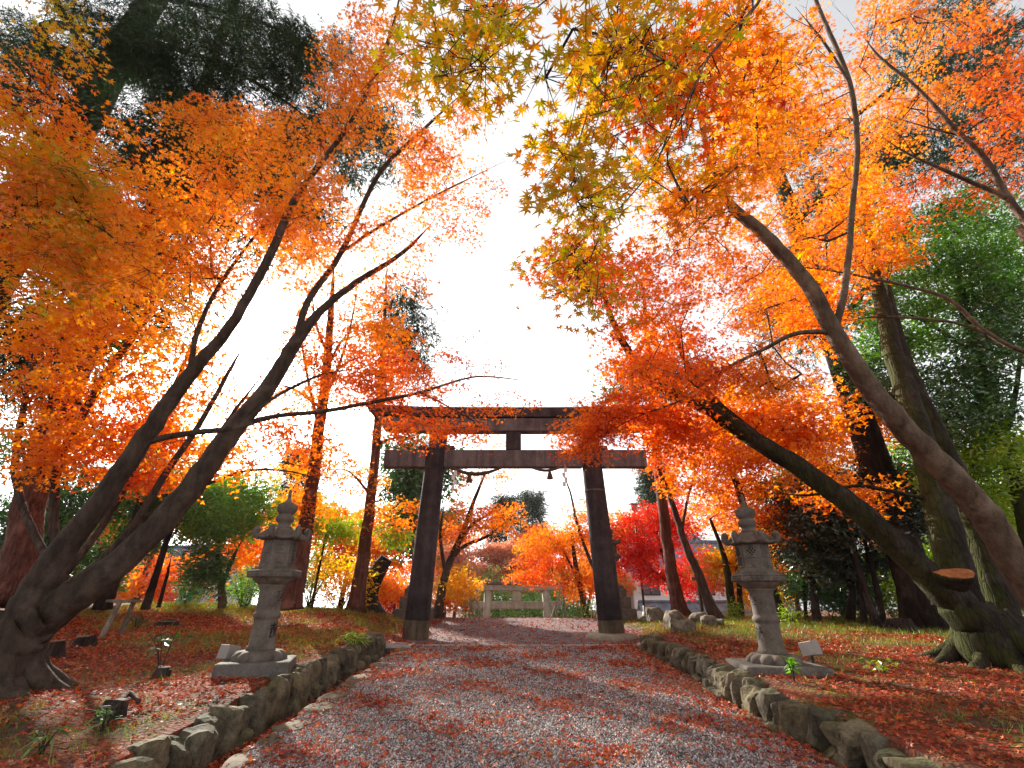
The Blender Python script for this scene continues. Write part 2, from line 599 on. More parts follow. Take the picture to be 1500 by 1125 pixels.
def ground_mat():
    m, nt, out = nmat('leaf_litter_ground')
    pos = worldpos(nt)
    v = voro(nt, pos, 30)
    r = ramp(nt, [(0, (.05, .02, .012)), (.3, (.16, .03, .014)), (.6, (.28, .05, .018)), (.85, (.13, .055, .03)), (1, (.22, .13, .07))])
    sx = nt.nodes.new('ShaderNodeSeparateColor')
    nt.links.new(v.outputs['Color'], sx.inputs[0])
    nt.links.new(sx.outputs[0], r.inputs[0])
    soil = ramp(nt, [(.3, (.035, .022, .014)), (.7, (.10, .06, .035))])
    nt.links.new(noise(nt, pos, 12, 5), soil.inputs[0])
    cover = ramp(nt, [(.40, (0, 0, 0)), (.56, (1, 1, 1))])
    nt.links.new(noise(nt, pos, 1.3, 5, .65), cover.inputs[0])
    col = mixc(nt, cover.outputs[0], soil.outputs[0], r.outputs[0])
    gr = ramp(nt, [(.35, (.05, .07, .012)), (.65, (.16, .19, .03))])
    nt.links.new(noise(nt, pos, 25, 4), gr.inputs[0])
    gm = ramp(nt, [(.53, (0, 0, 0)), (.64, (1, 1, 1))])
    nt.links.new(noise(nt, pos, .75, 5, .62), gm.inputs[0])
    col = mixc(nt, math_(nt, 'MULTIPLY', gm.outputs[0], .75), col, gr.outputs[0])
    hgt = math_(nt, 'ADD', v.outputs['Distance'], noise(nt, pos, 18, 5))
    pbsdf(nt, out, col, .95, bump(nt, hgt, .8, .03), .15)
    return m


def gravel_mat():
    m, nt, out = nmat('gravel')
    pos = worldpos(nt)
    v = voro(nt, pos, 42)
    sx = nt.nodes.new('ShaderNodeSeparateColor')
    nt.links.new(v.outputs['Color'], sx.inputs[0])
    r = ramp(nt, [(0, (.05, .045, .047)), (.45, (.15, .135, .135)), (.8, (.29, .26, .255)), (1, (.50, .46, .45))])
    nt.links.new(sx.outputs[0], r.inputs[0])
    pd = ramp(nt, [(.25, (1, 1, 1)), (.75, (.28, .26, .26))])
    nt.links.new(v.outputs['Distance'], pd.inputs[0])
    col = mixc(nt, .8, r.outputs[0], pd.outputs[0], 'MULTIPLY')
    big = ramp(nt, [(.35, (.75, .72, .74)), (.65, (1.15, 1.1, 1.1))])
    nt.links.new(noise(nt, pos, 1.1, 5), big.inputs[0])
    col = mixc(nt, 1.0, col, big.outputs[0], 'MULTIPLY')
    # worn-in leaf crumbs between the stones
    cr = voro(nt, pos, 26)
    sc = nt.nodes.new('ShaderNodeSeparateColor')
    nt.links.new(cr.outputs['Color'], sc.inputs[0])
    th = math_(nt, 'GREATER_THAN', math_(nt, 'ADD', sc.outputs[1], math_(nt, 'MULTIPLY', noise(nt, pos, 1.6, 4), .5)), 1.02)
    col = mixc(nt, math_(nt, 'MULTIPLY', th, .75), col, (.26, .035, .02))
    inv = math_(nt, 'SUBTRACT', 1.0, v.outputs['Distance'])
    pbsdf(nt, out, col, .9, bump(nt, inv, 1.0, .02), .2)
    return m


M['ground'] = ground_mat()
M['gravel'] = gravel_mat()

# ================================================================== SETTING
def build_ground():
    xs = np.unique(np.round(np.concatenate([np.linspace(-90, -30, 12), np.linspace(-30, -12, 16), np.linspace(-12, -3, 60), np.linspace(-3, 3.4, 65),
                                            [-2.88, -2.87, -2.84, -2.34, -2.33, 2.84, 2.87, 2.88],
                                            np.linspace(3.4, 12, 58), np.linspace(12, 30, 16), np.linspace(30, 90, 12)]), 3))
    ys = np.unique(np.round(np.concatenate([np.linspace(-40, -2, 14), np.linspace(-2, 24, 190), np.linspace(24, 60, 40), np.linspace(60, 130, 12)]), 3))
    X, Y = np.meshgrid(xs, ys)
    Z = H(X, Y)
    inside = (X > -2.3) & (X < 2.6) & (Y > -4) & (Y < 24)
    Z = np.where(inside, Z - .03, Z)
    V = np.stack([X, Y, Z], -1).reshape(-1, 3)
    nx, ny = len(xs), len(ys)
    i, j = np.meshgrid(np.arange(ny - 1), np.arange(nx - 1), indexing='ij')
    a = (i * nx + j).ravel()
    mb = MB()
    mb.add(V, np.stack([a, a + 1, a + nx + 1, a + nx], 1))
    tag(mb.build('ground', M['ground'], smooth=True), kind='structure')
    # gravel path sheet, wavy margins past the gate
    mb = MB()
    ys = np.concatenate([np.linspace(-4, 25, 240)])
    t = np.linspace(0, 1, 70)
    XL = np.where(ys < 11.2, -2.30, -2.3 - np.clip((ys - 11.2) * 2, 0, 1) * (.75 + .35 * np.sin(ys * 1.7) + .2 * np.sin(ys * 4.1)))
    XR = np.where(ys < 11.2, 2.59, 2.59 + np.clip((ys - 11.2) * 2, 0, 1) * (.7 + .3 * np.sin(ys * 1.3 + 1) + .2 * np.sin(ys * 3.7)))
    X = XL[:, None] * (1 - t) + XR[:, None] * t
    Y = np.repeat(ys[:, None], len(t), 1)
    Z = H(X, Y) + .012 + .012 * hashn(X, Y, 1.2, 2)
    V = np.stack([X, Y, Z], -1).reshape(-1, 3)
    nx = len(t)
    i, j = np.meshgrid(np.arange(len(ys) - 1), np.arange(nx - 1), indexing='ij')
    a = (i * nx + j).ravel()
    mb.add(V, np.stack([a, a + 1, a + nx + 1, a + nx], 1))
    tag(mb.build('gravel_path', M['gravel'], smooth=True), kind='structure')


build_ground()


# ---- dry stone retaining walls on both sides of the path
def stone_wall(side, x0, Y0, Y1, seed, label, foot):
    rng = np.random.default_rng(seed)
    mb = MB()
    Y = Y0
    k = 0
    while Y < Y1:
        L = rng.uniform(.14, .32) * (1.0 if Y < 8.5 else .8)
        yc = Y + L / 2
        zb = float(zpath(yc)) + foot
        zt = hz(side * 3.05, yc) + rng.uniform(-.05, .04)
        h = zt - zb
        x = side * (x0 + rng.uniform(-.03, .05) + .04 * math.sin(Y * 1.7))
        dep = rng.uniform(.24, .40)
        if h > .26 and rng.random() < .5:
            hs = h * rng.uniform(.36, .5)
            rock(mb, (x - side * .03, yc + rng.uniform(-.05, .05), zb + hs / 2 - .03), (dep, L * rng.uniform(.8, 1.2), hs + .08), seed * 100 + k, 1.0, 3, rng.uniform(-.2, .2), .16, rng.uniform(-.1, .1))
            k += 1
            rock(mb, (x + side * .05, yc, zb + hs + (h - hs) / 2), (dep, L * 1.08, h - hs + .05), seed * 100 + k, 1.0, 3, rng.uniform(-.15, .15), .16, rng.uniform(-.12, .12))
        else:
            rock(mb, (x + side * .02, yc, zb + h / 2 - .02), (dep, L * 1.08, h + .07), seed * 100 + k, 1.0, 3, rng.uniform(-.15, .15), .16, rng.uniform(-.14, .14))
        k += 1
        Y += L * .97
    o = mb.build('stone_wall', M['wall_stone'], smooth=False, origin=(side * x0, Y0, float(zpath(Y0))))
    tag(o, label, 'stone wall', 'low rough stone walls along the path')


stone_wall(1, 2.74, 3.4, 10.9, 7, 'low mossy dry stone wall edging the gravel path on the spotlit right-hand lantern bank', -.06)
stone_wall(-1, 2.74, 3.6, 10.9, 9, 'low mossy dry stone wall beside the narrow gutter below the left lantern bank', -.19)

# flat edging slabs between gutter and gravel
rng = np.random.default_rng(12)
Y = 4.0
k = 0
words = ['nearest', 'second', 'third', 'fourth', 'fifth', 'sixth', 'seventh', 'eighth', 'ninth', 'tenth', 'eleventh', 'twelfth', 'thirteenth', 'fourteenth', 'fifteenth', 'sixteenth', 'seventeenth', 'eighteenth']
while Y < 10.9 and k < 18:
    L = rng.uniform(.42, .66) * (1 if Y < 7 else .8)
    mb = MB()
    x = -2.22 + rng.uniform(-.02, .03)
    z = float(zpath(Y + L / 2))
    rock(mb, (x, Y + L / 2, z - .035), (rng.uniform(.24, .34), L * .98, .15), 900 + k, .7, 3, rng.uniform(-.15, .15), .07)
    o = mb.build('edging_stone', M['edge_stone'], origin=(x, Y + L / 2, z - .08))
    tag(o, 'flat rough edging slab, %s from the camera in the row between gutter and gravel' % words[k], 'edging stone', 'flat slabs edging the gutter')
    Y += L + rng.uniform(.01, .1)
    k += 1
# slabs lying flush in the gravel along the right wall
for i, (px, py, w, h, lb) in enumerate([(972, 984, .40, .22, 'flat stone slab sunk in red leaves near the right wall end'),
                                        (1040, 1012, .36, .2, 'flat stone slab sunk in red leaves below the right lantern'),
                                        (1100, 1056, .42, .24, 'flat stone slab sunk in gravel at the foot of the right wall')]):
    f = ray(px, py)
    Yg = np.linspace(3, 14, 1200)
    kk = np.argmin(np.abs(f[2] / f[1] * Yg - zpath(Yg)))
    Y = float(Yg[kk])
    x = f[0] / f[1] * Y
    mb = MB()
    rock(mb, (x, Y, float(zpath(Y)) - .01), (w, w * .8, .09), 950 + i, .6, 3, i * 1.1, .06)
    tag(mb.build('paving_slab', M['edge_stone'], origin=(x, Y, float(zpath(Y)))), lb, 'flat stone', 'flat slabs sunk beside the right wall')

# boulders where the right wall ends
BOULD = [(961, 911, 15.2, 22, 20, 'pointed dark boulder beside the stepped lantern base right of the gate'),
         (946, 909, 15.6, 26, 9, 'low dark flat boulder touching the stepped lantern base'),
         (992, 925, 13.2, 32, 22, 'large pale brown boulder on the leaf strewn plaza edge'),
         (1010, 931, 12.9, 16, 9, 'small brown stone between the two pale boulders'),
         (1028, 930, 12.7, 26, 18, 'pale cream boulder with pointed top on the plaza edge'),
         (1041, 937, 12.1, 24, 16, 'dark grey craggy boulder in front of the pale cream one'),
         (1056, 936, 12.2, 16, 11, 'small grey stone on the right end of the boulder row'),
         (999, 947, 11.2, 26, 15, 'dark brown squared boulder on the end of the right wall'),
         (1014, 946, 11.1, 17, 16, 'upright brown split boulder against the dark squared one')]
for i, (px, py, Y, w, h, lb) in enumerate(BOULD):
    s = mpp(px, py, Y)
    p = at(px, py, Y)
    z = hz(p[0], Y)
    mb = MB()
    rock(mb, (p[0], Y, z + h * s * .3), (w * s * 1.1, w * s * .85, h * s * 1.35), 500 + i, .5, 3, i * .8, .2)
    tag(mb.build('boulder', M['boulder'], origin=(p[0], Y, z)), lb, 'boulder', 'boulders on the plaza edge')


# ================================================================== TORII
def build_gate():
    Yg = 12.6
    zb = float(zpath(Yg))
    t = thing('torii_gate', (0.04, Yg, zb), 'large dark weathered stone torii gate standing over the gravel path', 'torii gate')
    for s, xb, xt in ((-1, -2.28, -2.04), (1, 2.36, 2.12)):
        mb = MB()
        zz = np.array([zb + .40, 0.6, 1.6, 2.6, 3.4, 4.16])
        f = (zz - zb) / (4.16 - zb)
        P = np.stack([xb + (xt - xb) * f, np.full(6, Yg), zz], 1)
        tube(mb, P, .300 - .045 * f, 40)
        c = mb.build('column', M['torii_col'], t, True)
        mb = MB()
        f2 = .40 / (4.16 - zb)
        tube(mb, [[xb, Yg, zb - .1], [xb + (xt - xb) * f2, Yg, zb + .40]], [.312, .302], 40)
        mb.build('column_foot', M['torii_base'], c)
        if s > 0:
            mb = MB()
            lathe(mb, (xb, Yg, zb), [(.56, -.06), (.60, 0), (.58, .07), (.50, .115), (.33, .13)], 32, lambda th, i: 1 + .05 * np.sin(2 * th + 1) + .03 * np.sin(3 * th))
            mb.build('base_stone', M['round_stone'], t, True)
            mb = MB()
            lathe(mb, (xb + (xt - xb) * .69, Yg, 2.52), [(.270, -.02), (.276, -.012), (.276, .012), (.269, .02)], 40)
            mb.build('column_band', M['torii_beam'], c, True)
    mb = MB()
    for x0, x1 in ((-3.46, -2.33), (-1.83, 1.90), (2.40, 3.63)):
        add_box(mb, ((x0 + x1) / 2, Yg, 3.385), (x1 - x0, .26, .47), .015)
    mb.build('tie_beam', M['torii_beam'], t)
    mb = MB()
    add_box(mb, (.04, Yg, 3.885), (.42, .30, .528), .012)
    mb.build('centre_strut', M['torii_col'], t)
    for x in (-2.40, -1.70, 1.78, 2.48):
        mb = MB()
        add_box(mb, (x, Yg, 3.69), (.26, .20, .12), .015)
        mb.build('wedge', M['torii_top'], t)
    # lintel with faintly upswept ends
    for nm, mt, x0, x1, z0, z1, d0, d1, lift in (('lintel', 'torii_beam', -3.62, 3.78, 4.15, 4.53, .36, .44, .05), ('top_beam', 'torii_top', -3.98, 4.14, 4.533, 4.83, .50, .66, .09)):
        mb = MB()
        rings = []
        for x in np.linspace(x0, x1, 25):
            u = abs((x - .08) / (x1 - .08))
            up = lift * u ** 3
            sk = .12 * (1 if x > 0 else -1) * (u > .99)
            rings.append(np.array([[x - sk * .6, Yg - d0 / 2, z0 + up], [x - sk * .6, Yg + d0 / 2, z0 + up], [x + sk, Yg + d1 / 2, z1 - .05 + up], [x + sk, Yg + .05, z1 + .06 + up], [x + sk, Yg - .05, z1 + .06 + up], [x + sk, Yg - d1 / 2, z1 - .05 + up]]))
        polyloft(mb, (0, 0, 0), rings)
        mb.build(nm, M[mt], t)
    # straw rope slung under the tie beam
    r = thing('sacred_rope', (.04, Yg - .2, 3.1), 'dark straw rope with tassels slung in loops below the gate tie beam', 'rope')
    mb = MB()
    pts = []
    xs = np.linspace(-1.72, 1.80, 80)
    sagf = np.where(xs < -.2, np.abs(np.sin(np.clip((xs + 1.72) / 1.52, 0, 1) * PI)), np.where(xs > .45, .55 * np.abs(np.sin(np.clip((xs - .45) / .9, 0, 1) * PI)), 0))
    z = 3.135 - .19 * sagf ** 1.1
    tube(mb, np.stack([xs, np.full(80, Yg - .16), z], 1), .022 + .03 * sagf, 8)
    mb.build('rope', M['rope'], r, True)
    for x in (-1.13, 1.0):
        mb = MB()
        zz = float(np.interp(x, xs, z))
        lathe(mb, (x, Yg - .19, zz - .24), [(.085, 0), (.08, .05), (.045, .17), (.03, .22), (.04, .25)], 14, lambda th, i: 1 + .08 * np.sin(7 * th))
        mb.build('tassel', M['rope'], r)
    for x in (-1.5, 1.42):
        mb = MB()
        zz = float(np.interp(x, xs, z)) - .02
        off = 0
        for q in range(4):
            add_box(mb, (x + off, Yg - .19, zz - .07 - q * .125), (.085, .006, .12), .0)
            off += .05 * (1 if q % 2 else -1)
        mb.build('paper_streamer', M['paper'], r)


build_gate()

# ---- threshold strip and drain grates
z = float(zpath(11.35))
mb = MB()
for i in range(6):
    add_box(mb, (-2.02 + .79 * i + .39, 11.34, z + .01), (.782, .055, .06), .006)
tag(mb.build('kerb_strip', M['concrete'], origin=(.3, 11.34, z)), 'thin pale concrete strip laid across the gravel in front of the gate', 'kerb')


def grate(x0, x1, y0, y1, label, open_):
    z = float(zpath((y0 + y1) / 2)) + .028
    c = ((x0 + x1) / 2, (y0 + y1) / 2, z)
    t = thing('drain_grate', c, label, 'drain grate', 'steel drain grates before the gate')
    mb = MB()
    for yy in (y0, y1):
        add_box(mb, (c[0], yy, z), (x1 - x0 + .06, .06, .05), .004)
    for xx in (x0, x1):
        add_box(mb, (xx, c[1], z), (.06, y1 - y0 - .061, .05), .004)
    mb.build('frame', M['concrete'], t)
    mb = MB()
    n = int((x1 - x0) / .055)
    for i in range(1, n):
        add_box(mb, (x0 + (x1 - x0) * i / n, c[1], z), (.012, y1 - y0 - .062, .03), 0)
    for i in range(1, 4):
        add_box(mb, (c[0], y0 + (y1 - y0) * i / 4, z - .004), (x1 - x0 - .062, .012, .02), 0)
    mb.build('grille', M['galv'], t)
    if open_:
        mb = MB()
        add_box(mb, (c[0], y0 + .02, z - .13), (x1 - x0, .05, .2), .004)
        mb.build('channel_wall', M['plinth'], t)


grate(-2.95, -2.12, 11.02, 11.62, 'steel drain grate at the end of the left gutter beside the dark column', True)
grate(2.72, 3.3, 11.05, 11.6, 'leaf dusted steel drain grate at the right end of the threshold strip', False)

# ================================================================== STONE LANTERNS
HX = np.arange(6) * PI / 3 + PI / 6


def hexring(ap, z):
    r = ap / math.cos(PI / 6)
    return np.stack([r * np.cos(HX), r * np.sin(HX), np.full(6, z)], 1)


def face_box(mb, c, a, ap, u, z, w, h, th, mi=0, bev=0.0):
    """box on the hexagon face whose normal points at angle a"""
    V, Fc = bevbox((th, w, h), bev)
    V = V + np.array([ap, u, z])
    mb.add(rotz(V, a) + np.asarray(c), Fc, mi)


def inscription(parent, c, r, ang, z, size, ch, mat):
    cu = bpy.data.curves.new('inscription', 'FONT')
    cu.body = ch
    cu.size = size
    cu.align_x = 'CENTER'
    cu.align_y = 'CENTER'
    cu.offset = .004
    tmp = bpy.data.objects.new('tmp_text', cu)
    COL.objects.link(tmp)
    dg = bpy.context.evaluated_depsgraph_get()
    me = bpy.data.meshes.new_from_object(tmp.evaluated_get(dg))
    bpy.data.objects.remove(tmp)
    bpy.data.curves.remove(cu)
    bm = bmesh.new()
    bm.from_mesh(me)
    bpy.data.meshes.remove(me)
    bmesh.ops.triangulate(bm, faces=bm.faces[:])
    bmesh.ops.subdivide_edges(bm, edges=[e for e in bm.edges if e.calc_length() > .03], cuts=2)
    if not len(bm.verts):
        bm.free()
        return
    V, Fc = bm_arrays(bm)
    bm.free()
    th = ang + V[:, 0] / r
    W = np.stack([r * np.cos(th), r * np.sin(th), V[:, 1] + z], 1)
    mb = MB()
    mb.add(W + np.asarray(c), Fc)
    mb.build('inscription', mat, parent)


def lantern(name, x, Y, z, label, group, wa, steps=None, plinth=None, sc=1.0, text=None, lattice=None, taz=0.2):
    """z: level of the lotus foot; wa: angle the window face looks to"""
    t = thing(name, (x, Y, z - (plinth[2] if plinth else (steps or 0))), label, 'stone lantern', group)
    c = np.array([x, Y, z])
    S = M['lantern'] if not steps else M['step_stone']

    def prof(p):
        return [(r * sc, zz * sc) for r, zz in p]
    if plinth:
        mb = MB()
        w, d, h = plinth
        add_box(mb, (x, Y, z - h / 2), (w, d, h + .04), .035, taz, seg=2)
        mb.build('plinth', M['plinth'], t)
    if steps:
        for i, (w, h0, h1) in enumerate(((1.36, -1.02, -.60), (1.06, -.597, -.25), (.80, -.247, .0))):
            mb = MB()
            add_box(mb, (x, Y, z + (h0 + h1) / 2), (w, w, h1 - h0), .02)
            mb.build('step_block', S, t)
    mb = MB()
    lathe(mb, c, prof([(.375, -.01), (.395, .03), (.385, .075), (.32, .118), (.24, .128), (.2, .128)]), 112,
          lambda th, i: 1 + (.20 if i < 4 else .05) * (np.abs(np.sin(6 * th)) ** .5 - .75))
    mb.build('lotus_base', S, t, True)
    mb = MB()
    lathe(mb, c, prof([(.215, .11), (.218, .15), (.205, .175), (.188, .19), (.180, .47), (.182, .495), (.200, .505), (.210, .535), (.201, .562), (.184, .572), (.179, .60), (.183, .85), (.198, .885), (.22, .915)]), 48)
    sh = mb.build('shaft', S, t, True)
    if text:
        for ch, zz in zip(text, (.735, .335)):
            inscription(sh, c, .1855 * sc, wa + (.16 if wa > 1 else -.16), zz, .20, ch, M['ink'])
    mb = MB()
    hx = lambda th: np.cos(PI / 6) / np.cos((th % (PI / 3)) - PI / 6)
    lathe(mb, c, prof([(.2, .905), (.25, .93), (.30, .965), (.33, .998), (.33, 1.0)]), 96, lambda th, i: 1 + .045 * (np.abs(np.sin(6 * th)) ** .6 - .5), phase=wa)
    V0 = []
    polyloft(mb, c, [hexring(.345 * sc, 1.0 * sc), hexring(.365 * sc, 1.012 * sc), hexring(.365 * sc, 1.088 * sc), hexring(.35 * sc, 1.097 * sc)], wa)
    polyloft(mb, c, [hexring(.32 * sc, 1.099 * sc), hexring(.315 * sc, 1.118 * sc)], wa)
    polyloft(mb, c, [hexring(.285 * sc, 1.121 * sc), hexring(.28 * sc, 1.143 * sc)], wa)
    pf = mb.build('platform', S, t)
    mb = MB()
    for k in range(6):
        a = wa + k * PI / 3
        for u in (-.11, -.037, .037, .11):
            V, Fc = ico(2)
            W = V * np.array([.012, .028, .02]) * sc + np.array([.366 * sc, u * sc, 1.05 * sc])
            mb.add(rotz(W, a) + c, Fc)
        for zz in (1.022, 1.08):
            face_box(mb, c, a, .366 * sc, 0, zz * sc, .36 * sc, .012 * sc, .012)
    mb.build('carved_band', S, pf, True)
    mb = MB()
    ap = .232 * sc
    polyloft(mb, c, [hexring(ap * 1.02, 1.145 * sc), hexring(ap, 1.175 * sc), hexring(ap * .97, 1.50 * sc), hexring(ap * 1.03, 1.53 * sc)], wa)
    fb = mb.build('fire_box', S, t)
    mb = MB()
    w, h = .17 * sc, .27 * sc
    zc = 1.335 * sc
    for u in (-w / 2, w / 2):
        face_box(mb, c, wa, ap + .006, u, zc, .022 * sc, h + .022 * sc, .03)
    for zz in (-h / 2, h / 2):
        face_box(mb, c, wa, ap + .005, 0, zc + zz, w - .022 * sc, .022 * sc, .03)
    for u in (-w / 6, w / 6):
        face_box(mb, c, wa, ap + .003, u, zc, .012 * sc, h - .022 * sc, .022)
    face_box(mb, c, wa, ap + .0015, 0, zc, w - .024 * sc, .012 * sc, .02)
    wf = mb.build('window_lattice', S, fb)
    mb = MB()
    face_box(mb, c, wa, ap - .008, 0, zc, w - .02 * sc, h - .02 * sc, .02)
    mb.build('window_dark_panel', M['hollow_shade'], fb)  # black panel on the solid box, inner shade of the window painted as colour
    # carved panels on the other faces
    for k in (1, 2, 4, 5):
        a = wa + k * PI / 3
        mb = MB()
        face_box(mb, c, a, ap + .001, 0, 1.40 * sc, .17 * sc, .17 * sc, .014, bev=.004)
        face_box(mb, c, a, ap + .003, 0, 1.235 * sc, .17 * sc, .10 * sc, .014, bev=.004)
        if not (lattice and k == lattice):
            face_box(mb, c, a, ap + .008, 0, 1.43 * sc, .10 * sc, .018 * sc, .016, bev=.004)
            face_box(mb, c, a, ap + .008, .01, 1.385 * sc, .05 * sc, .05 * sc, .016, bev=.004)
        face_box(mb, c, a, ap + .010, 0, 1.225 * sc, .07 * sc, .05 * sc, .016, bev=.006)
        pn = mb.build('carved_panel', S, fb)
        if lattice and k == lattice:
            mb = MB()
            for q in range(-2, 3):
                for p in range(-2, 3):
                    if (p + q) % 2 == 0 and p * p + q * q < 7:
                        face_box(mb, c, a, ap + .0045, p * .026 * sc, (1.405 + q * .026) * sc, .021 * sc, .021 * sc, .012)
            mb.build('lattice_dark_plate', M['hollow_shade'], fb)  # solid black squares, shade of the pierced lattice painted on
    # roof
    mb = MB()
    cor = lambda th: np.abs(np.sin(3 * (th - wa))) ** 3
    th = np.arange(96) * 2 * PI / 96
    rings = []
    for r, zz, g, up, he in [(.11, 1.665, 0, 0, 0), (.16, 1.660, .02, 0, 0), (.215, 1.635, .06, 0, .1), (.255, 1.590, .08, 0, .3), (.272, 1.552, .07, .004, .6), (.295, 1.536, .03, .012, .9), (.345, 1.528, 0, .03, 1), (.352, 1.515, 0, .032, 1), (.335, 1.50, 0, .028, 1), (.25, 1.492, 0, 0, 1)]:
        hm = 1 + he * (np.cos(PI / 6) / np.cos(((th - wa + PI / 6) % (PI / 3)) - PI / 6) / math.cos(PI / 6) - 1)
        go = 1 + g * (1 - 2.2 * np.exp(-((((th - wa) % (PI / 3)) - PI / 6) / .09) ** 2))
        rr = r * sc * hm * go
        rings.append(np.stack([rr * np.cos(th), rr * np.sin(th), (zz + up * cor(th)) * sc * np.ones(96)], 1))
    polyloft(mb, c, rings[::-1])
    rf = mb.build('roof', S, t, True)
    for k in range(6):
        a = wa + PI / 6 + k * PI / 3
        P = np.array([(.20, 1.655), (.262, 1.60), (.305, 1.558), (.352, 1.538), (.402, 1.548), (.432, 1.585), (.428, 1.625), (.397, 1.641), (.375, 1.622), (.383, 1.601), (.397, 1.604)]) * sc
        P = catmull(P, 4)
        R = np.interp(np.linspace(0, 1, len(P)), [0, .15, .4, .7, 1], [.02, .042, .046, .038, .022]) * sc
        mb = MB()
        tube(mb, np.stack([P[:, 0] * math.cos(a), P[:, 0] * math.sin(a), P[:, 1]], 1) + c, R, 12)
        mb.build('roof_scroll', S, rf, True)
    mb = MB()
    lathe(mb, c, prof([(.10, 1.65), (.13, 1.672), (.128, 1.69), (.105, 1.70), (.102, 1.735), (.135, 1.755), (.148, 1.79), (.14, 1.825), (.122, 1.84), (.115, 1.858), (.128, 1.868), (.158, 1.905), (.166, 1.955), (.158, 1.99), (.11, 2.015), (.06, 2.04), (.032, 2.075), (.024, 2.15), (.03, 2.18), (.022, 2.21), (.004, 2.225)]), 40,
          lambda th, i: 1 + (.03 * np.abs(np.sin(6 * th)) if 5 <= i <= 7 else 0))
    mb.build('finial', S, t, True)
    t.scale = (.83, .83, 1)
    return t


lantern('stone_lantern', -3.30, 7.1, -.775, 'tall grey stone lantern with curled roof on a thick plinth left of the path', 'stone lanterns with curled roofs flanking the path', 0.0, plinth=(1.02, 1.0, .30), text='奉献', taz=.28)
lantern('stone_lantern', 3.46, 7.2, -.825, 'tall grey stone lantern with curled roof on a thin slab right of the path', 'stone lanterns with curled roofs flanking the path', PI, plinth=(1.22, 1.15, .10), text='奉献', lattice=1, taz=-.12)
for s, px, lb in ((-1, 607, 'dark stone lantern on stepped blocks hidden behind the left gate column'), (1, 903, 'dark stone lantern on stepped blocks hidden behind the right gate column')):
    p = at(px, 905, 17.4)
    lantern('stone_lantern', p[0], 17.4, hz(p[0], 17.4) + .98, lb, 'stone lanterns on stepped bases behind the gate', 0 if s < 0 else PI, steps=1.0, sc=.95)


# small ground spotlights by the lanterns
def spotlight(px, py, Y, az, label):
    p = at(px, py, Y)
    z = hz(p[0], Y)
    t = thing('ground_spotlight', (p[0], Y, z), label, 'spotlight', 'small box spotlights beside the lanterns')
    mb = MB()
    tube(mb, [[p[0], Y, z - .05], [p[0], Y, z + .12]], [.018, .018], 10)
    mb.build('stake', M['metal_dark'], t)
    mb = MB()
    rot = Matrix.Rotation(az, 3, 'Z') @ Matrix.Rotation(math.radians(-12), 3, 'X')
    add_box(mb, (p[0], Y, z + .20), (.16, .20, .17), .008, M=rot)
    mb.build('lamp_housing', M['metal_grey'], t)
    mb = MB()
    d = np.array(rot @ Vector((0, .102, 0)))
    add_box(mb, np.array((p[0], Y, z + .20)) + d, (.135, .006, .145), 0, M=rot)
    mb.build('lens', M['glassy'], t)


spotlight(331, 975, 7.15, -.35, 'small grey box spotlight at the left corner of the thick lantern plinth')
spotlight(1192, 972, 7.3, .45, 'small grey box spotlight on a stake right of the thin lantern slab')


# ================================================================== FAR GATE, LAMP, BUILDINGS
def far_gate():
    Y = 32.0
    cx = at(757, 880, Y)[0]
    t = thing('stone_torii', (cx, Y, zpath(Y)), 'smaller pale stone torii with slanting wooden props beyond the crest of the path', 'torii gate')
    zb = float(zpath(Y))
    for s in (-1, 1):
        mb = MB()
        tube(mb, [[cx + s * 1.92, Y, zb - .1], [cx + s * 1.78, Y, .28]], [.26, .22], 24)
        mb.build('column', M['pale_stone'], t, True)
    mb = MB()
    for x0, x1 in ((-2.7, -2.03), (-1.62, 1.62), (2.03, 2.7)):
        add_box(mb, (cx + (x0 + x1) / 2, Y, -.53), (x1 - x0, .28, .42), .02)
    mb.build('tie_beam', M['pale_stone'], t)
    mb = MB()
    add_box(mb, (cx, Y, -.02), (.52, .3, .595), .02)
    mb.build('centre_strut', M['pale_stone'], t)
    mb = MB()
    add_box(mb, (cx, Y, .45), (6.0, .45, .34), .03)
    mb.build('lintel', M['pale_stone'], t)
    mb = MB()
    add_box(mb, (cx, Y, .72), (6.4, .62, .19), .03)
    mb.build('top_beam', M['torii_beam'], t)
    for s in (-1, 1):
        mb = MB()
        tube(mb, [[cx + s * 2.86, Y - .3, .45], [cx + s * 2.86, Y - .3, zb]], [.07, .07], 10)
        mb.build('wooden_post', M['wood_grey'], t)
        mb = MB()
        tube(mb, [[cx + s * 2.8, Y - .35, .5], [cx + s * 2.0, Y - 1.6, -1.1], [cx + s * 1.4, Y - 2.6, zb + .3]], [.06, .06, .06], 10)
        mb.build('prop', M['wood_grey'], t)
    for s in (-1, 1):
        mb = MB()
        tube(mb, [[cx + s * 2.45, Y + .4, -.8], [cx + s * 2.45, Y + .4, zb]], [.06, .06], 8)
        mb.build('brace', M['wood_grey'], t)


far_gate()

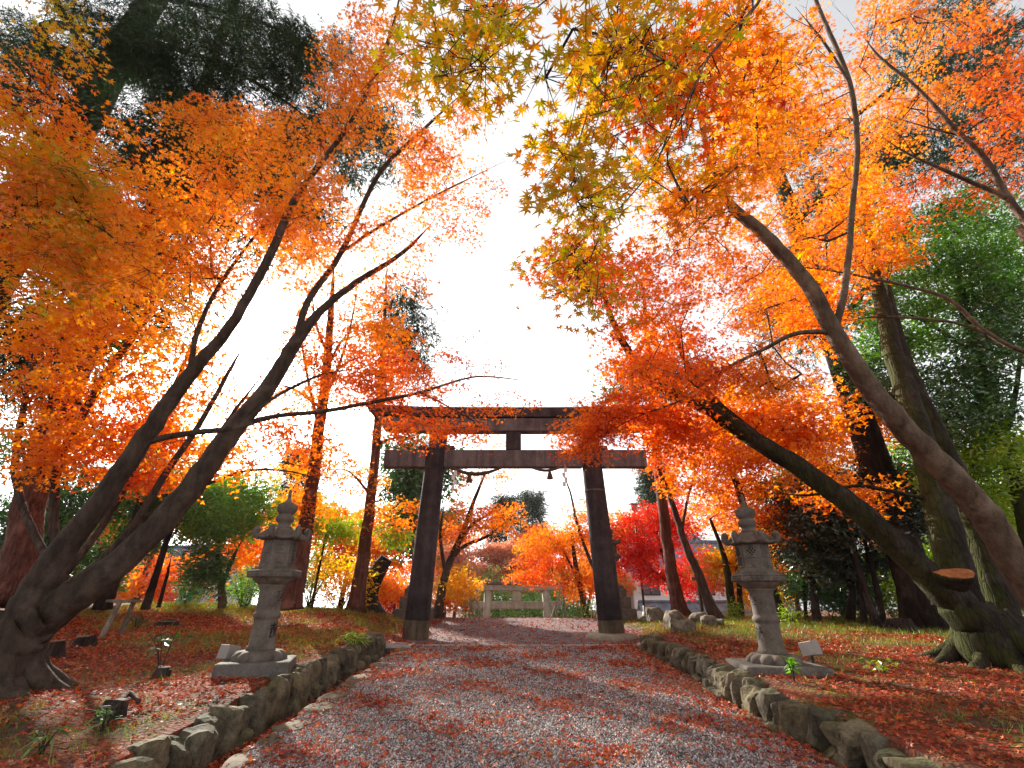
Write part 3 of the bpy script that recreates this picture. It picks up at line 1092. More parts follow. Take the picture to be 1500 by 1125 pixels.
# street lamp by the right lantern
p = at(943, 885, 20)
z0 = hz(p[0], 20)
t = thing('street_lamp', (p[0], 20, z0), 'slim black lamp post with a grey lamp head right of the gate', 'street lamp')
mb = MB()
tube(mb, [[p[0], 20, z0 - .1], [p[0], 20, 3.2]], [.045, .035], 12)
mb.build('pole', M['metal_dark'], t, True)
mb = MB()
lathe(mb, (p[0], 20, 3.2), [(.04, 0), (.06, .02), (.10, .04), (.125, .22), (.11, .24), (.02, .26)], 20)
mb.build('lamp_head', M['concrete'], t)
mb = MB()
lathe(mb, (p[0], 20, 3.45), [(.12, 0), (.17, .01), (.15, .03), (.03, .06)], 20)
mb.build('lamp_cap', M['metal_dark'], t)
mb = MB()
add_box(mb, (p[0] + .12, 19.95, z0 + .42), (.34, .2, .30), .01)
tube(mb, [[p[0] + .02, 19.95, z0 - .1], [p[0] + .02, 19.95, z0 + .28]], [.02, .02], 8)
tube(mb, [[p[0] + .24, 19.95, z0 - .1], [p[0] + .24, 19.95, z0 + .28]], [.02, .02], 8)
mb.build('junction_box', M['metal_grey'], t)
# overhead cable past the lamp head
mb = MB()
xs = np.linspace(-1, 16, 40)
tube(mb, np.stack([xs + 3, np.full(40, 21.0), 3.15 + .012 * (xs - 5) ** 2 * .6], 1), np.full(40, .012), 5)
tag(mb.build('overhead_cable', M['metal_dark'], origin=(8, 21, 3.2)), 'thin dark cable strung level behind the lamp head', 'cable')


def house(name, x0, x1, Y, z0, z1, ze, zr, depth, label, wall, windows, cat='house', base=None):
    """a house seen from the front: wall front at Y, eaves at z1, ridge at zr"""
    t = thing(name, ((x0 + x1) / 2, Y + depth / 2, z0), label, cat)
    mb = MB()
    add_box(mb, ((x0 + x1) / 2, Y + depth / 2, (z0 + z1) / 2), (x1 - x0, depth, z1 - z0), 0)
    # gables
    for xx in (x0, x1):
        V = np.array([[xx, Y + .002, z1 - .002], [xx, Y + depth - .002, z1 - .002], [xx, Y + depth / 2, zr - .12]])
        mb.add(V, np.array([[0, 1, 2]]))
    mb.build('wall', M[wall], t)
    rf = MB()
    over = .6
    n = int((x1 - x0 + 1.2) / .28)
    for sgn in (-1, 1):
        ye = Y + depth / 2 + sgn * (depth / 2 + over)
        yr = Y + depth / 2
        xs = np.linspace(x0 - over, x1 + over, n * 4 + 1)
        rip = .035 * np.abs(np.sin(np.arange(len(xs)) * PI / 4))
        a = np.stack([xs, np.full_like(xs, ye), z1 - (zr - z1) * over / (depth / 2) + rip + .1], 1)
        b = np.stack([xs, np.full_like(xs, yr), zr + rip], 1)
        k = len(xs)
        i = np.arange(k - 1)
        rf.add(np.concatenate([a, b]), np.stack([i, i + 1, i + k + 1, i + k], 1))
        add_box(rf, ((x0 + x1) / 2, ye, z1 - (zr - z1) * over / (depth / 2) + .02), (x1 - x0 + 2 * over, .06, .16), 0)
    add_box(rf, ((x0 + x1) / 2, Y + depth / 2, zr + .1), (x1 - x0 + 2 * over, .34, .26), .04)
    rf.build('roof', M['tile'], t)
    for (wx, wz, ww, wh) in windows:
        mb = MB()
        for s in (-1, 1):
            add_box(mb, (wx + s * ww / 2, Y - .03, wz), (.07, .07, wh + .07), 0)
            add_box(mb, (wx, Y - .032, wz + s * wh / 2), (ww - .072, .07, .07), 0)
        add_box(mb, (wx, Y - .034, wz), (.05, .06, wh - .072), 0)
        w = mb.build('window', M['metal_dark'], t)
        mb = MB()
        add_box(mb, (wx, Y - .006, wz), (ww - .06, .02, wh - .06), 0)
        mb.build('pane', M['glassy'], w)
    if base:
        mb = MB()
        add_box(mb, ((x0 + x1) / 2, Y - .04, z0 + base / 2), (x1 - x0, .06, base), 0)
        mb.build('dado', M['wood_dark'], t)
    return t


house('white_house', 8.9, 17.2, 38, -3.2, 2.0, 0, 4.0, 7, 'white walled house with grey tiled roof behind the red maple', 'plaster', [(10.2, .55, 1.3, 1.0), (14.2, .55, 1.3, 1.0)], base=1.5)
house('white_house', -37, -27, 46, -3.2, 2.4, 0, 4.4, 8, 'white house glimpsed far left behind the cedar trunks', 'plaster', [(-34, .5, 1.4, 1.1), (-30, .5, 1.4, 1.1)])
house('shed', -13.0, -9.4, 44, -3.2, -.6, 0, .5, 4, 'low grey tiled shed far off left of the gate behind pink foliage', 'cream', [(-11.2, -1.6, 1.2, .8)], 'shed')
# roofed boundary wall
t = thing('boundary_wall', (12.5, 31, hz(12.5, 31)), 'low cream boundary wall with grey tiled coping right of the street lamp', 'wall')
zz = hz(12.5, 31)
mb = MB()
add_box(mb, (12.2, 31, (zz - .4 - .75) / 2 - .1), (9.0, .25, -.75 - zz + .4), 0)
mb.build('wall_panel', M['cream'], t)
mb = MB()
xs = np.linspace(7.5, 16.9, 140)
rip = .03 * np.abs(np.sin(np.arange(140) * PI / 4))
for s in (-1, 1):
    a = np.stack([xs, np.full(140, 31 + s * .55), -.86 + rip], 1)
    b = np.stack([xs, np.full(140, 31.0), -.36 + rip], 1)
    i = np.arange(139)
    mb.add(np.concatenate([a, b]), np.stack([i, i + 1, i + 141, i + 140], 1))
add_box(mb, (12.2, 31, -.32), (9.5, .22, .16), .03)
mb.build('tiled_coping', M['tile'], t)


# white guard rail seen through the camellia trees
def rail(x0, x1, Y, z, label):
    t = thing('guard_rail', ((x0 + x1) / 2, Y, z - .8), label, 'guard rail')
    mb = MB()
    add_box(mb, ((x0 + x1) / 2, Y, z), (x1 - x0, .06, .22), .01)
    mb.build('rail', M['white_paint'], t)
    for x in np.arange(x0 + .4, x1, 2.0):
        mb = MB()
        tube(mb, [[x, Y + .08, z + .15], [x, Y + .08, hz(x, Y) - .1]], [.05, .05], 8)
        mb.build('post', M['white_paint'], t)


rail(10.5, 22, 20, -1.16, 'white guard rail of a road glimpsed low behind the dark camellia trees')

# green mesh screen and little things on the left
p0, p1 = at(257, 888, 26), at(287, 888, 26)
t = thing('mesh_screen', (p0[0], 26, hz(p0[0], 26)), 'bright green mesh screen on poles between the left trees', 'screen')
mb = MB()
xs = np.linspace(p0[0], p1[0], 14)
for i in range(13):
    a = .05 * math.sin(i * 1.9)
    b = .05 * math.sin((i + 1) * 1.9)
    V = np.array([[xs[i], 26 + a, -1.6], [xs[i + 1], 26 + b, -1.6], [xs[i + 1] + .1, 26 + b, .48], [xs[i] + .1, 26 + a, .48]])
    V2 = V + np.array([0, .02, 0])
    mb.add(np.concatenate([V, V2]), np.array([[0, 1, 2, 3], [5, 4, 7, 6], [3, 2, 6, 7]]))
mb.build('mesh_sheet', M['netgreen'], t)
for x in (p0[0], p1[0]):
    mb = MB()
    tube(mb, [[x, 26.1, hz(x, 26) - .1], [x + .1, 26.1, .55]], [.035, .035], 8)
    mb.build('pole', M['metal_grey'], t)
# red banner-like hoarding
p = at(238, 862, 27)
t = thing('hoarding', (p[0], 27, hz(p[0], 27)), 'white and red hoarding behind the left trees beside the green screen', 'hoarding')
mb = MB()
add_box(mb, (p[0], 27, .1), (1.9, .06, 2.0), .01)
mb.build('white_panel', M['white_paint'], t)
mb = MB()
add_box(mb, (p[0] + .1, 26.96, -.15), (1.6, .02, .7), 0)
mb.build('red_panel', M['redpaint'], t)
for s in (-.8, .8):
    mb = MB()
    tube(mb, [[p[0] + s, 27.08, hz(p[0], 27) - .1], [p[0] + s, 27.08, 1.0]], [.04, .04], 8)
    mb.build('post', M['metal_grey'], t)


# parked cars far below the crest
def car(x, Y, z, az, paint, label):
    t = thing('parked_car', (x, Y, z), label, 'car', 'cars parked beyond the crest')
    prof = [(-2.05, .35), (-2.1, .75), (-1.95, 1.0), (-1.5, 1.06), (-.9, 1.48), (.6, 1.50), (1.25, 1.05), (1.95, .92), (2.1, .65), (2.05, .35)]
    mb = MB()
    rings = []
    for yy, s in ((-.85, .93), (-.80, 1.0), (.80, 1.0), (.85, .93)):
        rings.append(np.array([[px * (.98 if abs(yy) > .82 else 1), yy * (0.82 if pz > 1.2 else 1), .35 + (pz - .35) * s] for px, pz in prof]))
    Wr = [rotz(r, az) + np.array((x, Y, z)) for r in rings]
    polyloft(mb, (0, 0, 0), Wr)
    b = mb.build('body', M[paint], t)
    mb = MB()
    for s in (-1, 1):
        V = np.array([[-1.25, s * .80, 1.08], [.95, s * .80, 1.08], [.5, s * .735, 1.42], [-.85, s * .735, 1.42]])
        V2 = V + np.array([0, s * .03, 0])
        mb.add(rotz(np.concatenate([V, V2]), az) + np.array((x, Y, z)), np.array([[0, 1, 2, 3], [4, 5, 6, 7], [0, 1, 5, 4], [2, 3, 7, 6]]))
    mb.build('side_window', M['glassy'], t)
    for wx in (-1.3, 1.3):
        for s in (-1, 1):
            mb = MB()
            a = rotz(np.array([[wx, s * .70, .32], [wx, s * .88, .32]]), az) + np.array((x, Y, z))
            tube(mb, a, [.32, .32], 20)
            mb.build('wheel', M['tyre'], t)


p = at(575, 884, 44)
car(p[0], 44, p[2] - .95, .3, 'white_paint', 'white parked car glimpsed far off left of the gate column')

# wooden signpost by the leaning trunk, right
p = at(1030, 903, 15.5)
z0 = hz(p[0], 15.5)
t = thing('wooden_signpost', (p[0], 15.5, z0), 'dark wooden post with a short crossboard by the leaning trunk', 'signpost')
mb = MB()
tube(mb, [[p[0], 15.5, z0 - .1], [p[0], 15.5, z0 + 1.28]], [.05, .05], 8)
mb.build('post', M['wood_dark'], t)
mb = MB()
add_box(mb, (p[0] - .02, 15.43, z0 + 1.08), (.40, .05, .09), .008)
mb.build('crossboard', M['wood_grey'], t)
# little sawhorse among the left trees
p = at(166, 925, 9.6)
z0 = hz(p[0], 9.6)
t = thing('wooden_stand', (p[0], 9.6, z0), 'small weathered wooden stand with flat top between the left maple stems', 'wooden stand')
mb = MB()
add_box(mb, (p[0] + .02, 9.6, z0 + .58), (.52, .2, .05), .008)
mb.build('top_board', M['wood_grey'], t)
for s in (-1, 1):
    mb = MB()
    tube(mb, [[p[0] + .08 + s * .07, 9.6 + s * .08, z0 + .555], [p[0] - .02 + s * .02, 9.6 + s * .2, z0 - .05]], [.04, .045], 8)
    mb.build('leg', M['wood_grey'], t)


# ================================================================== TREES
def kite_leaf(angs, lens, notch=.22, droop=.16):
    n = len(angs)
    V = [(0, 0, 0)]
    tips = []
    for a, l in zip(angs, lens):
        a = math.radians(a)
        tips.append(len(V))
        V.append((l * math.cos(a), l * math.sin(a), -droop * l * l))
    nt = []
    ext = [angs[0] - (angs[1] - angs[0]) * .55] + [(angs[i] + angs[i + 1]) / 2 for i in range(n - 1)] + [angs[-1] + (angs[-1] - angs[-2]) * .55]
    for a in ext:
        a = math.radians(a)
        nt.append(len(V))
        V.append((notch * math.cos(a), notch * math.sin(a), .02))
    Fc = [(0, nt[i], tips[i], nt[i + 1]) for i in range(n)]
    return np.array(V, float), np.array(Fc)


LEAF = {
    'm7': kite_leaf([-128, -84, -42, 0, 42, 84, 128], [.36, .55, .66, .72, .66, .55, .36], .22),
    'm5': kite_leaf([-104, -52, 0, 52, 104], [.48, .64, .72, .64, .48], .24),
    'm3': kite_leaf([-80, 0, 80], [.55, .70, .55], .30),
    'ov': (np.array([(0, 0, 0), (.42, .20, .05), (1, 0, -.08), (.42, -.20, .05)], float), np.array([(0, 1, 2, 3)])),
    'fr': (np.array([(0, -.02, 0), (1, 0, -.25), (0, .02, 0), (.15, 0, 0), (.5, .22, -.12), (.25, 0, 0), (.5, -.22, -.12), (.45, 0, -.04), (.8, .16, -.2), (.55, 0, -.06), (.8, -.16, -.2)], float),
           [np.array([(0, 1, 2), (3, 4, 5), (3, 5, 6), (7, 8, 9), (7, 9, 10)])]),
    'bd': (np.array([(0, 0, 0), (.4, .06, .05), (1, 0, -.22), (.4, -.06, .05)], float), np.array([(0, 1, 2, 3)])),
    'bl': (np.array([(0, -.03, 0), (.5, -.025, .04), (1, 0, -.12), (.5, .025, .04), (0, .03, 0)], float), np.array([(0, 1, 2, 3)])),
}


def put_leaves(mb, pos, nrm, dirv, size, tmpl, mi=0):
    V, Fc = LEAF[tmpl]
    n = len(pos)
    nrm = nrm / np.maximum(np.linalg.norm(nrm, axis=1, keepdims=True), 1e-9)
    d = dirv - nrm * (dirv * nrm).sum(1, keepdims=True)
    d /= np.maximum(np.linalg.norm(d, axis=1, keepdims=True), 1e-9)
    b = np.cross(nrm, d)
    s = size[:, None, None]
    q = np.random.default_rng(n)
    fold = q.uniform(.62, 1.12, n)[:, None, None]
    curl = q.uniform(-.6, 2.6, n)[:, None, None]
    cup = q.normal(0, .35, n)[:, None, None]
    W = pos[:, None] + s * (V[None, :, 0:1] * d[:, None] + fold * V[None, :, 1:2] * b[:, None] + (curl * V[None, :, 2:3] + cup * np.abs(V[None, :, 1:2])) * nrm[:, None])
    k = len(V)
    off = (np.arange(n) * k)[:, None, None]
    fl = Fc if isinstance(Fc, list) else [Fc]
    mb.add(W.reshape(-1, 3), [(f[None] + off).reshape(-1, f.shape[1]) for f in fl], mi)


def prisms(mb, A, B, ra, rb, mi=0, k=4):
    """thin k-sided sticks from A to B, all at once"""
    A, B = np.asarray(A, float), np.asarray(B, float)
    n = len(A)
    if n == 0: return
    T = B - A
    T /= np.maximum(np.linalg.norm(T, axis=1, keepdims=True), 1e-9)
    ref = np.where(np.abs(T[:, 2:3]) > .8, np.array([[1.0, 0, 0]]), np.array([[0, 0, 1.0]]))
    Nn = np.cross(T, ref)
    Nn /= np.linalg.norm(Nn, axis=1, keepdims=True)
    Bn = np.cross(T, Nn)
    th = np.arange(k) * 2 * PI / k
    ring = np.cos(th)[None, :, None] * Nn[:, None] + np.sin(th)[None, :, None] * Bn[:, None]
    V = np.concatenate([A[:, None] + ring * np.asarray(ra)[:, None, None], B[:, None] + ring * np.asarray(rb)[:, None, None]], 1)
    a = np.arange(k)
    b = (a + 1) % k
    Q = np.stack([a, b, b + k, a + k], 1)
    off = (np.arange(n) * 2 * k)[:, None, None]
    mb.add(V.reshape(-1, 3), (Q[None] + off).reshape(-1, 4), mi)


KIND = {  # leaf template, leaf size, leaves per spray, spray radius, normal scatter, thickness
    'maple': ('m5', .067, 68, .42, .6, .05),
    'maple_near': ('m7', .075, 30, .32, .5, .06),
    'maple_mid': ('m3', .105, 62, .55, .65, .10),
    'maple_far': ('m3', .22, 60, .9, .7, .2),
    'broad': ('ov', .13, 100, .45, .9, .16),
    'broad_far': ('ov', .24, 110, .75, .9, .3),
    'conifer': ('fr', .30, 95, .55, .5, .14),
    'conifer_far': ('fr', .50, 60, .75, .55, .2),
    'bush': ('ov', .07, 90, .25, 1.0, .12),
}


def gpt(px, py):
    """where the sight line through a photo position meets the ground"""
    x, f, u = ray(px, py)
    Y = np.linspace(2.5, 60, 6000)
    d = u / f * Y - H(x / f * Y, Y)
    i = int(np.argmax(d <= 0)) if (d <= 0).any() else int(np.argmin(d))
    return np.array((x / f * Y[i], Y[i], u / f * Y[i]))


NLEAF = [0]


def tree(name, label, cat, bark, limbs, blobs, seed, group=None, kind='maple', origin=None, flare=.5, rough=.05, auto=False, twig_r=.0022, sag=-.05, dens=1.35, wf=.72, twigs=1.0):
    """limbs: (part, [(px,py,Y,width_px) or ('W',x,y,z,r)...]); blobs: (mat, kind, px,py,Y, rx,ry px, rY m, n)"""
    rng = np.random.default_rng(seed)
    LP = []
    for part, pts in limbs:
        P, R = [], []
        for q in pts:
            if q[0] == 'W':
                P.append(q[1:4])
                R.append(q[4])
            else:
                P.append(at(*q[:3]))
                R.append(q[3] * mpp(*q[:3]) / 2 * wf / math.hypot(1, math.hypot(q[0] - 750, q[1] - 562) / F) ** .55)
        P, R = np.array(P, float), np.array(R, float)
        if LP:
            allP = np.concatenate([l[1] for l in LP])
            d = np.linalg.norm(allP - P[0], axis=1)
            if d.min() < 1.2 and part != 'stem':
                P[0] = allP[d.argmin()]
        C = catmull(np.concatenate([P, R[:, None]], 1), 6)
        C[1:-1, :3] += rng.normal(0, 1, (len(C) - 2, 3)) * C[1:-1, 3:4] * .06
        tp = np.clip((len(C) - 1 - np.arange(len(C))) / 5.0, 0, 1) ** .8 if C[-1, 3] < .036 else 1.0
        LP.append((part, C[:, :3], np.maximum(C[:, 3] * tp, .004)))
    base = LP[0][1][0].copy() if origin is None else np.array(origin, float)
    t = thing(name, base, label, cat, group)
    # cluster centres
    CL = []
    for bi, b in enumerate(blobs):
        mat, kd, px, py, Y, rx, ry, rY, n = b
        n = max(1, int(round(n * dens)))
        u = rng.normal(size=(n, 3))
        u /= np.linalg.norm(u, axis=1, keepdims=True)
        u *= rng.random((n, 1)) ** (1 / 2.6)
        pts = np.array([at(px + rx * a, py + ry * c, max(.9, Y + rY * e)) for a, c, e in u])
        CL.append((mat, kd, pts))
        if auto:
            allP = np.concatenate([l[1][int(len(l[1]) * .45):] for l in LP])
            allR = np.concatenate([l[2][int(len(l[2]) * .45):] for l in LP])
            ctr = at(px, py, Y)
            dd = np.linalg.norm(allP - ctr, axis=1)
            i = dd.argmin()
            if dd[i] > .5:
                mid = (allP[i] + ctr) / 2 + np.array([0, 0, .12 * dd[i]]) + rng.normal(0, .08, 3) * dd[i]
                r0 = allR[i] * .55
                C = catmull(np.array([np.r_[allP[i], r0], np.r_[mid, r0 * .7], np.r_[ctr, r0 * .3]]), 5)
                LP.append(('branch', C[:, :3], np.maximum(C[:, 3], .006)))
    # limbs
    for k, (part, P, R) in enumerate(LP):
        mb = MB()
        big = R.max()
        tube(mb, P, R, 18 if big > .12 else (10 if big > .04 else 7), rng, rough, flare if part in ('trunk', 'stem') and flare else 0)
        mb.build('trunk' if part == 'stem' else part, M[bark], t, True)
    # twigs grow out to the clusters
    node = [p for l in LP for p in l[1][(len(l[1]) // 3 if l[0] in ('trunk', 'stem') else 1):]]
    nr = [r for l in LP for r in l[2][(len(l[2]) // 3 if l[0] in ('trunk', 'stem') else 1):]]
    nl = len(node)
    NP = np.zeros((nl + 30000, 3))
    NP[:nl] = node
    par = [-1] * nl
    cnt = [0] * nl
    allc = np.concatenate([c[2] for c in CL]) if CL else np.zeros((0, 3))
    dist = np.array([np.linalg.norm(NP[:nl] - p, axis=1).min() for p in allc])
    n = nl
    for i in np.argsort(dist):
        p = allc[i]
        d = np.linalg.norm(NP[:n] - p, axis=1)
        j = int(d.argmin())
        L = d[j]
        steps = max(1, int(L / .35))
        q0 = NP[j].copy()
        mid = (q0 + p) / 2 + rng.normal(0, .07, 3) * L + np.array([0, 0, sag * L])
        pj = j
        for s in range(1, steps + 1):
            f = s / steps
            q = q0 * (1 - f) ** 2 + 2 * mid * f * (1 - f) + p * f * f
            NP[n] = q
            par.append(pj)
            cnt.append(0)
            pj = n
            n += 1
        cnt[pj] += 1
    for i in range(n - 1, nl - 1, -1):
        if par[i] >= 0:
            cnt[par[i]] += cnt[i]
    # foliage parts, one for every leaf colour
    tw = MB()
    if n > nl:
        idx = np.arange(nl, n)
        pa = np.array(par[nl:])
        ca = np.array(cnt, float)
        ra = twig_r * np.maximum(ca[idx], 1) ** .5
        rp = np.where(pa >= nl, twig_r * np.maximum(ca[pa], 1) ** .5, ra * 1.1)
        nra = np.array(nr + [9.0] * (n - nl))
        rp = np.minimum(rp, nra[pa] * .8)
        ra = np.minimum(ra, rp)
        prisms(tw, NP[pa], NP[idx], rp, ra, 1, 5)
    SA, SB, SR0, SR1 = [], [], [], []
    for part, P, R in LP:
        if part != 'branch': continue
        seg = np.linalg.norm(np.diff(P, axis=0), axis=1)
        for i in range(len(P) // 5, len(P)):
            if R[min(i, len(P) - 1)] > .07: continue
            for _ in range(rng.poisson(min(1.0, seg[min(i, len(seg) - 1)] * 2.2 * twigs))):
                tg = P[min(i + 1, len(P) - 1)] - P[max(i - 1, 0)]
                tg /= np.linalg.norm(tg) + 1e-9
                d = tg * .8 + rng.normal(0, .55, 3) + np.array([0, 0, .1])
                d /= np.linalg.norm(d)
                L = rng.uniform(.35, 1.1)
                q = P[i]
                r0 = min(R[i] * .6, .0075)
                ns_ = 4
                for k in range(ns_):
                    q2 = q + d * L / ns_
                    SA.append(q); SB.append(q2); SR0.append(r0 * (1 - k / ns_) + .0012); SR1.append(r0 * (1 - (k + 1) / ns_) + .0012)
                    if k:
                        d3 = d + rng.normal(0, .6, 3)
                        d3 /= np.linalg.norm(d3)
                        SA.append(q2); SB.append(q2 + d3 * L * rng.uniform(.15, .4)); SR0.append(.0026); SR1.append(.001)
                    q = q2
                    d = d + rng.normal(0, .22, 3)
                    d /= np.linalg.norm(d)
    if SA:
        prisms(tw, SA, SB, SR0, SR1, 1, 4)
    bymat = {}
    for mat, kd, pts in CL:
        tm, size, K, R, ns, thick = KIND[kd]
        m = len(pts)
        K2 = np.maximum(6, rng.normal(K, K * .25, m)).astype(int)
        ci = np.repeat(np.arange(m), K2)
        tot = len(ci)
        NLEAF[0] += tot
        tilt = rng.normal(0, .22, (m, 2))
        rr = R * rng.uniform(.6, 1.15, m)[ci] * np.sqrt(rng.random(tot))
        th = rng.uniform(0, 2 * PI, tot)
        ell = rng.uniform(.55, 1.0, m)
        ph = rng.uniform(0, PI, m)
        ex, ey = rr * np.cos(th), rr * np.sin(th) * ell[ci]
        dx = ex * np.cos(ph[ci]) - ey * np.sin(ph[ci])
        dy = ex * np.sin(ph[ci]) + ey * np.cos(ph[ci])
        dz = dx * tilt[ci, 0] + dy * tilt[ci, 1] + rng.normal(0, thick, tot) - .25 * rr * rr / R
        off = np.stack([dx, dy, dz], 1)
        pos = pts[ci] + off
        nrm = np.stack([-tilt[ci, 0], -tilt[ci, 1], np.ones(tot)], 1) + rng.normal(0, ns, (tot, 3))
        dr = np.stack([dx, dy, np.zeros(tot)], 1) / (rr[:, None] + 1e-6) + rng.normal(0, .5, (tot, 3))
        if 'fr' == tm:
            dr[:, 2] -= .5
        sz = size * rng.uniform(.65, 1.3, tot)
        mb = bymat.setdefault(mat, MB())
        put_leaves(mb, pos, nrm, dr, sz, tm, 0)
        # fine twiglets inside the spray
        if kd in ('maple', 'maple_near', 'conifer'):
            sel = np.concatenate([np.flatnonzero(ci == c)[:5] for c in range(m)]) if m < 400 else np.arange(0, tot, 9)
            prisms(mb, pts[ci[sel]] + rng.normal(0, .01, (len(sel), 3)), pos[sel], np.full(len(sel), .0028), np.full(len(sel), .0012), 1, 3)
    first = True
    for mat, mb in bymat.items():
        if first and tw.n:
            for V, Fc, mm in [(v, None, None) for v in tw.v]:
                pass
            base_n = mb.n
            for a, mm in zip(tw.f, tw.m):
                mb.f.append(a + base_n)
                mb.m.append(mm)
            mb.v += tw.v
            mb.n += tw.n
            first = False
        mb.build('crown', [M[mat], M['twig']], t)
    return t


# ---------------- foreground left: many-stemmed maple
tree('maple_tree', 'large grey barked maple leaning in from the left edge on thick forking stems', 'maple tree', 'bark_grey', [
    ('trunk', [(-52, 1085, 5.75, 300), (-26, 1018, 5.78, 225), (6, 958, 5.8, 180), (46, 914, 5.82, 135), (92, 884, 5.85, 102), (150, 845, 5.9, 78), (250, 752, 6.0, 63), (330, 645, 6.2, 50), (400, 557, 6.35, 38), (434, 500, 6.4, 31), (470, 455, 6.5, 19), (520, 415, 6.6, 15), (590, 370, 6.8, 10), (640, 320, 7, 5)]),
    ('branch', [(12, 948, 5.78, 120), (36, 900, 5.74, 104), (62, 850, 5.7, 84), (95, 800, 5.65, 68), (140, 745, 5.6, 58), (205, 650, 5.6, 48), (265, 565, 5.6, 37), (335, 480, 5.6, 26), (390, 385, 5.6, 21), (428, 300, 5.5, 18), (465, 245, 5.5, 14), (525, 160, 5.4, 10), (575, 40, 5.3, 8), (590, -40, 5.3, 4)]),
    ('branch', [(434, 500, 6.4, 18), (452, 440, 6.4, 16), (500, 370, 6.4, 13), (555, 255, 6.3, 11), (620, 190, 6.2, 8), (690, 125, 6, 4)]),
    ('branch', [(208, 648, 5.6, 20), (255, 638, 5.7, 16), (300, 632, 5.8, 15), (345, 627, 6, 13), (400, 610, 6.3, 12), (470, 603, 6.7, 10), (540, 590, 7.2, 9), (615, 575, 7.8, 7), (680, 555, 8.4, 5), (720, 552, 8.8, 4), (800, 562, 9.4, 2)]),
    ('branch', [(345, 627, 6.1, 10), (390, 590, 6.3, 9), (430, 567, 6.5, 8), (475, 548, 6.8, 6), (535, 538, 7.2, 3)]),
    ('branch', [(272, 556, 5.6, 15), (290, 485, 5.8, 12), (320, 420, 6, 10), (370, 350, 6.1, 7), (420, 300, 6.2, 4)]),
    ('branch', [(615, 577, 7.8, 5), (650, 592, 8, 4), (700, 622, 8.2, 3), (735, 660, 8.4, 2)]),
    ('branch', [(500, 370, 6.4, 8), (560, 330, 6.5, 7), (640, 285, 6.4, 5), (740, 236, 6.2, 3)]),
], [
    ('orange', 'maple', 250, 320, 5.4, 150, 90, .8, 66), ('orange', 'maple', 400, 240, 5.8, 130, 100, .9, 80),
    ('orange', 'maple', 545, 110, 5.5, 75, 120, .7, 54), ('orange', 'maple', 610, 230, 6.1, 60, 90, .7, 22),
    ('orange', 'maple', 560, 335, 6.5, 60, 55, .7, 14), ('redor', 'maple', 640, 330, 6.8, 55, 40, .5, 7), ('redor', 'maple', 690, 150, 6, 40, 60, .5, 7), ('orange', 'maple', 470, 330, 6.4, 70, 60, .6, 20),
    ('redor', 'maple', 500, 560, 7.0, 60, 40, .7, 14), ('redor', 'maple', 600, 570, 7.8, 80, 42, .7, 22), ('redor', 'maple', 640, 625, 8.1, 80, 28, .5, 22),
    ('redor', 'maple', 745, 590, 9.0, 60, 22, .6, 8), ('redor', 'maple', 700, 300, 6.6, 40, 70, .5, 4), ('redor', 'maple', 690, 520, 8, 50, 40, .6, 5), ('orange', 'maple', 330, 400, 6, 60, 50, .6, 10), ('redor', 'maple', 480, 470, 6.8, 40, 40, .5, 6), ('orange', 'maple', 570, 410, 7.0, 60, 50, .7, 9), ('redor', 'maple', 640, 250, 6.5, 60, 60, .5, 8), ('amber', 'maple', 290, 440, 6.2, 70, 70, .6, 22), ('orange', 'maple', 470, 400, 6.5, 60, 40, .6, 12), ('orange', 'maple', 430, 350, 6.2, 50, 40, .6, 10), ('orange', 'maple', 560, 480, 7.2, 60, 40, .7, 8), ('amber', 'maple', 330, 185, 5.3, 110, 40, .7, 22),
], 11, 'tall maples around the path', flare=.25, rough=.035, dens=1.2, wf=.62)

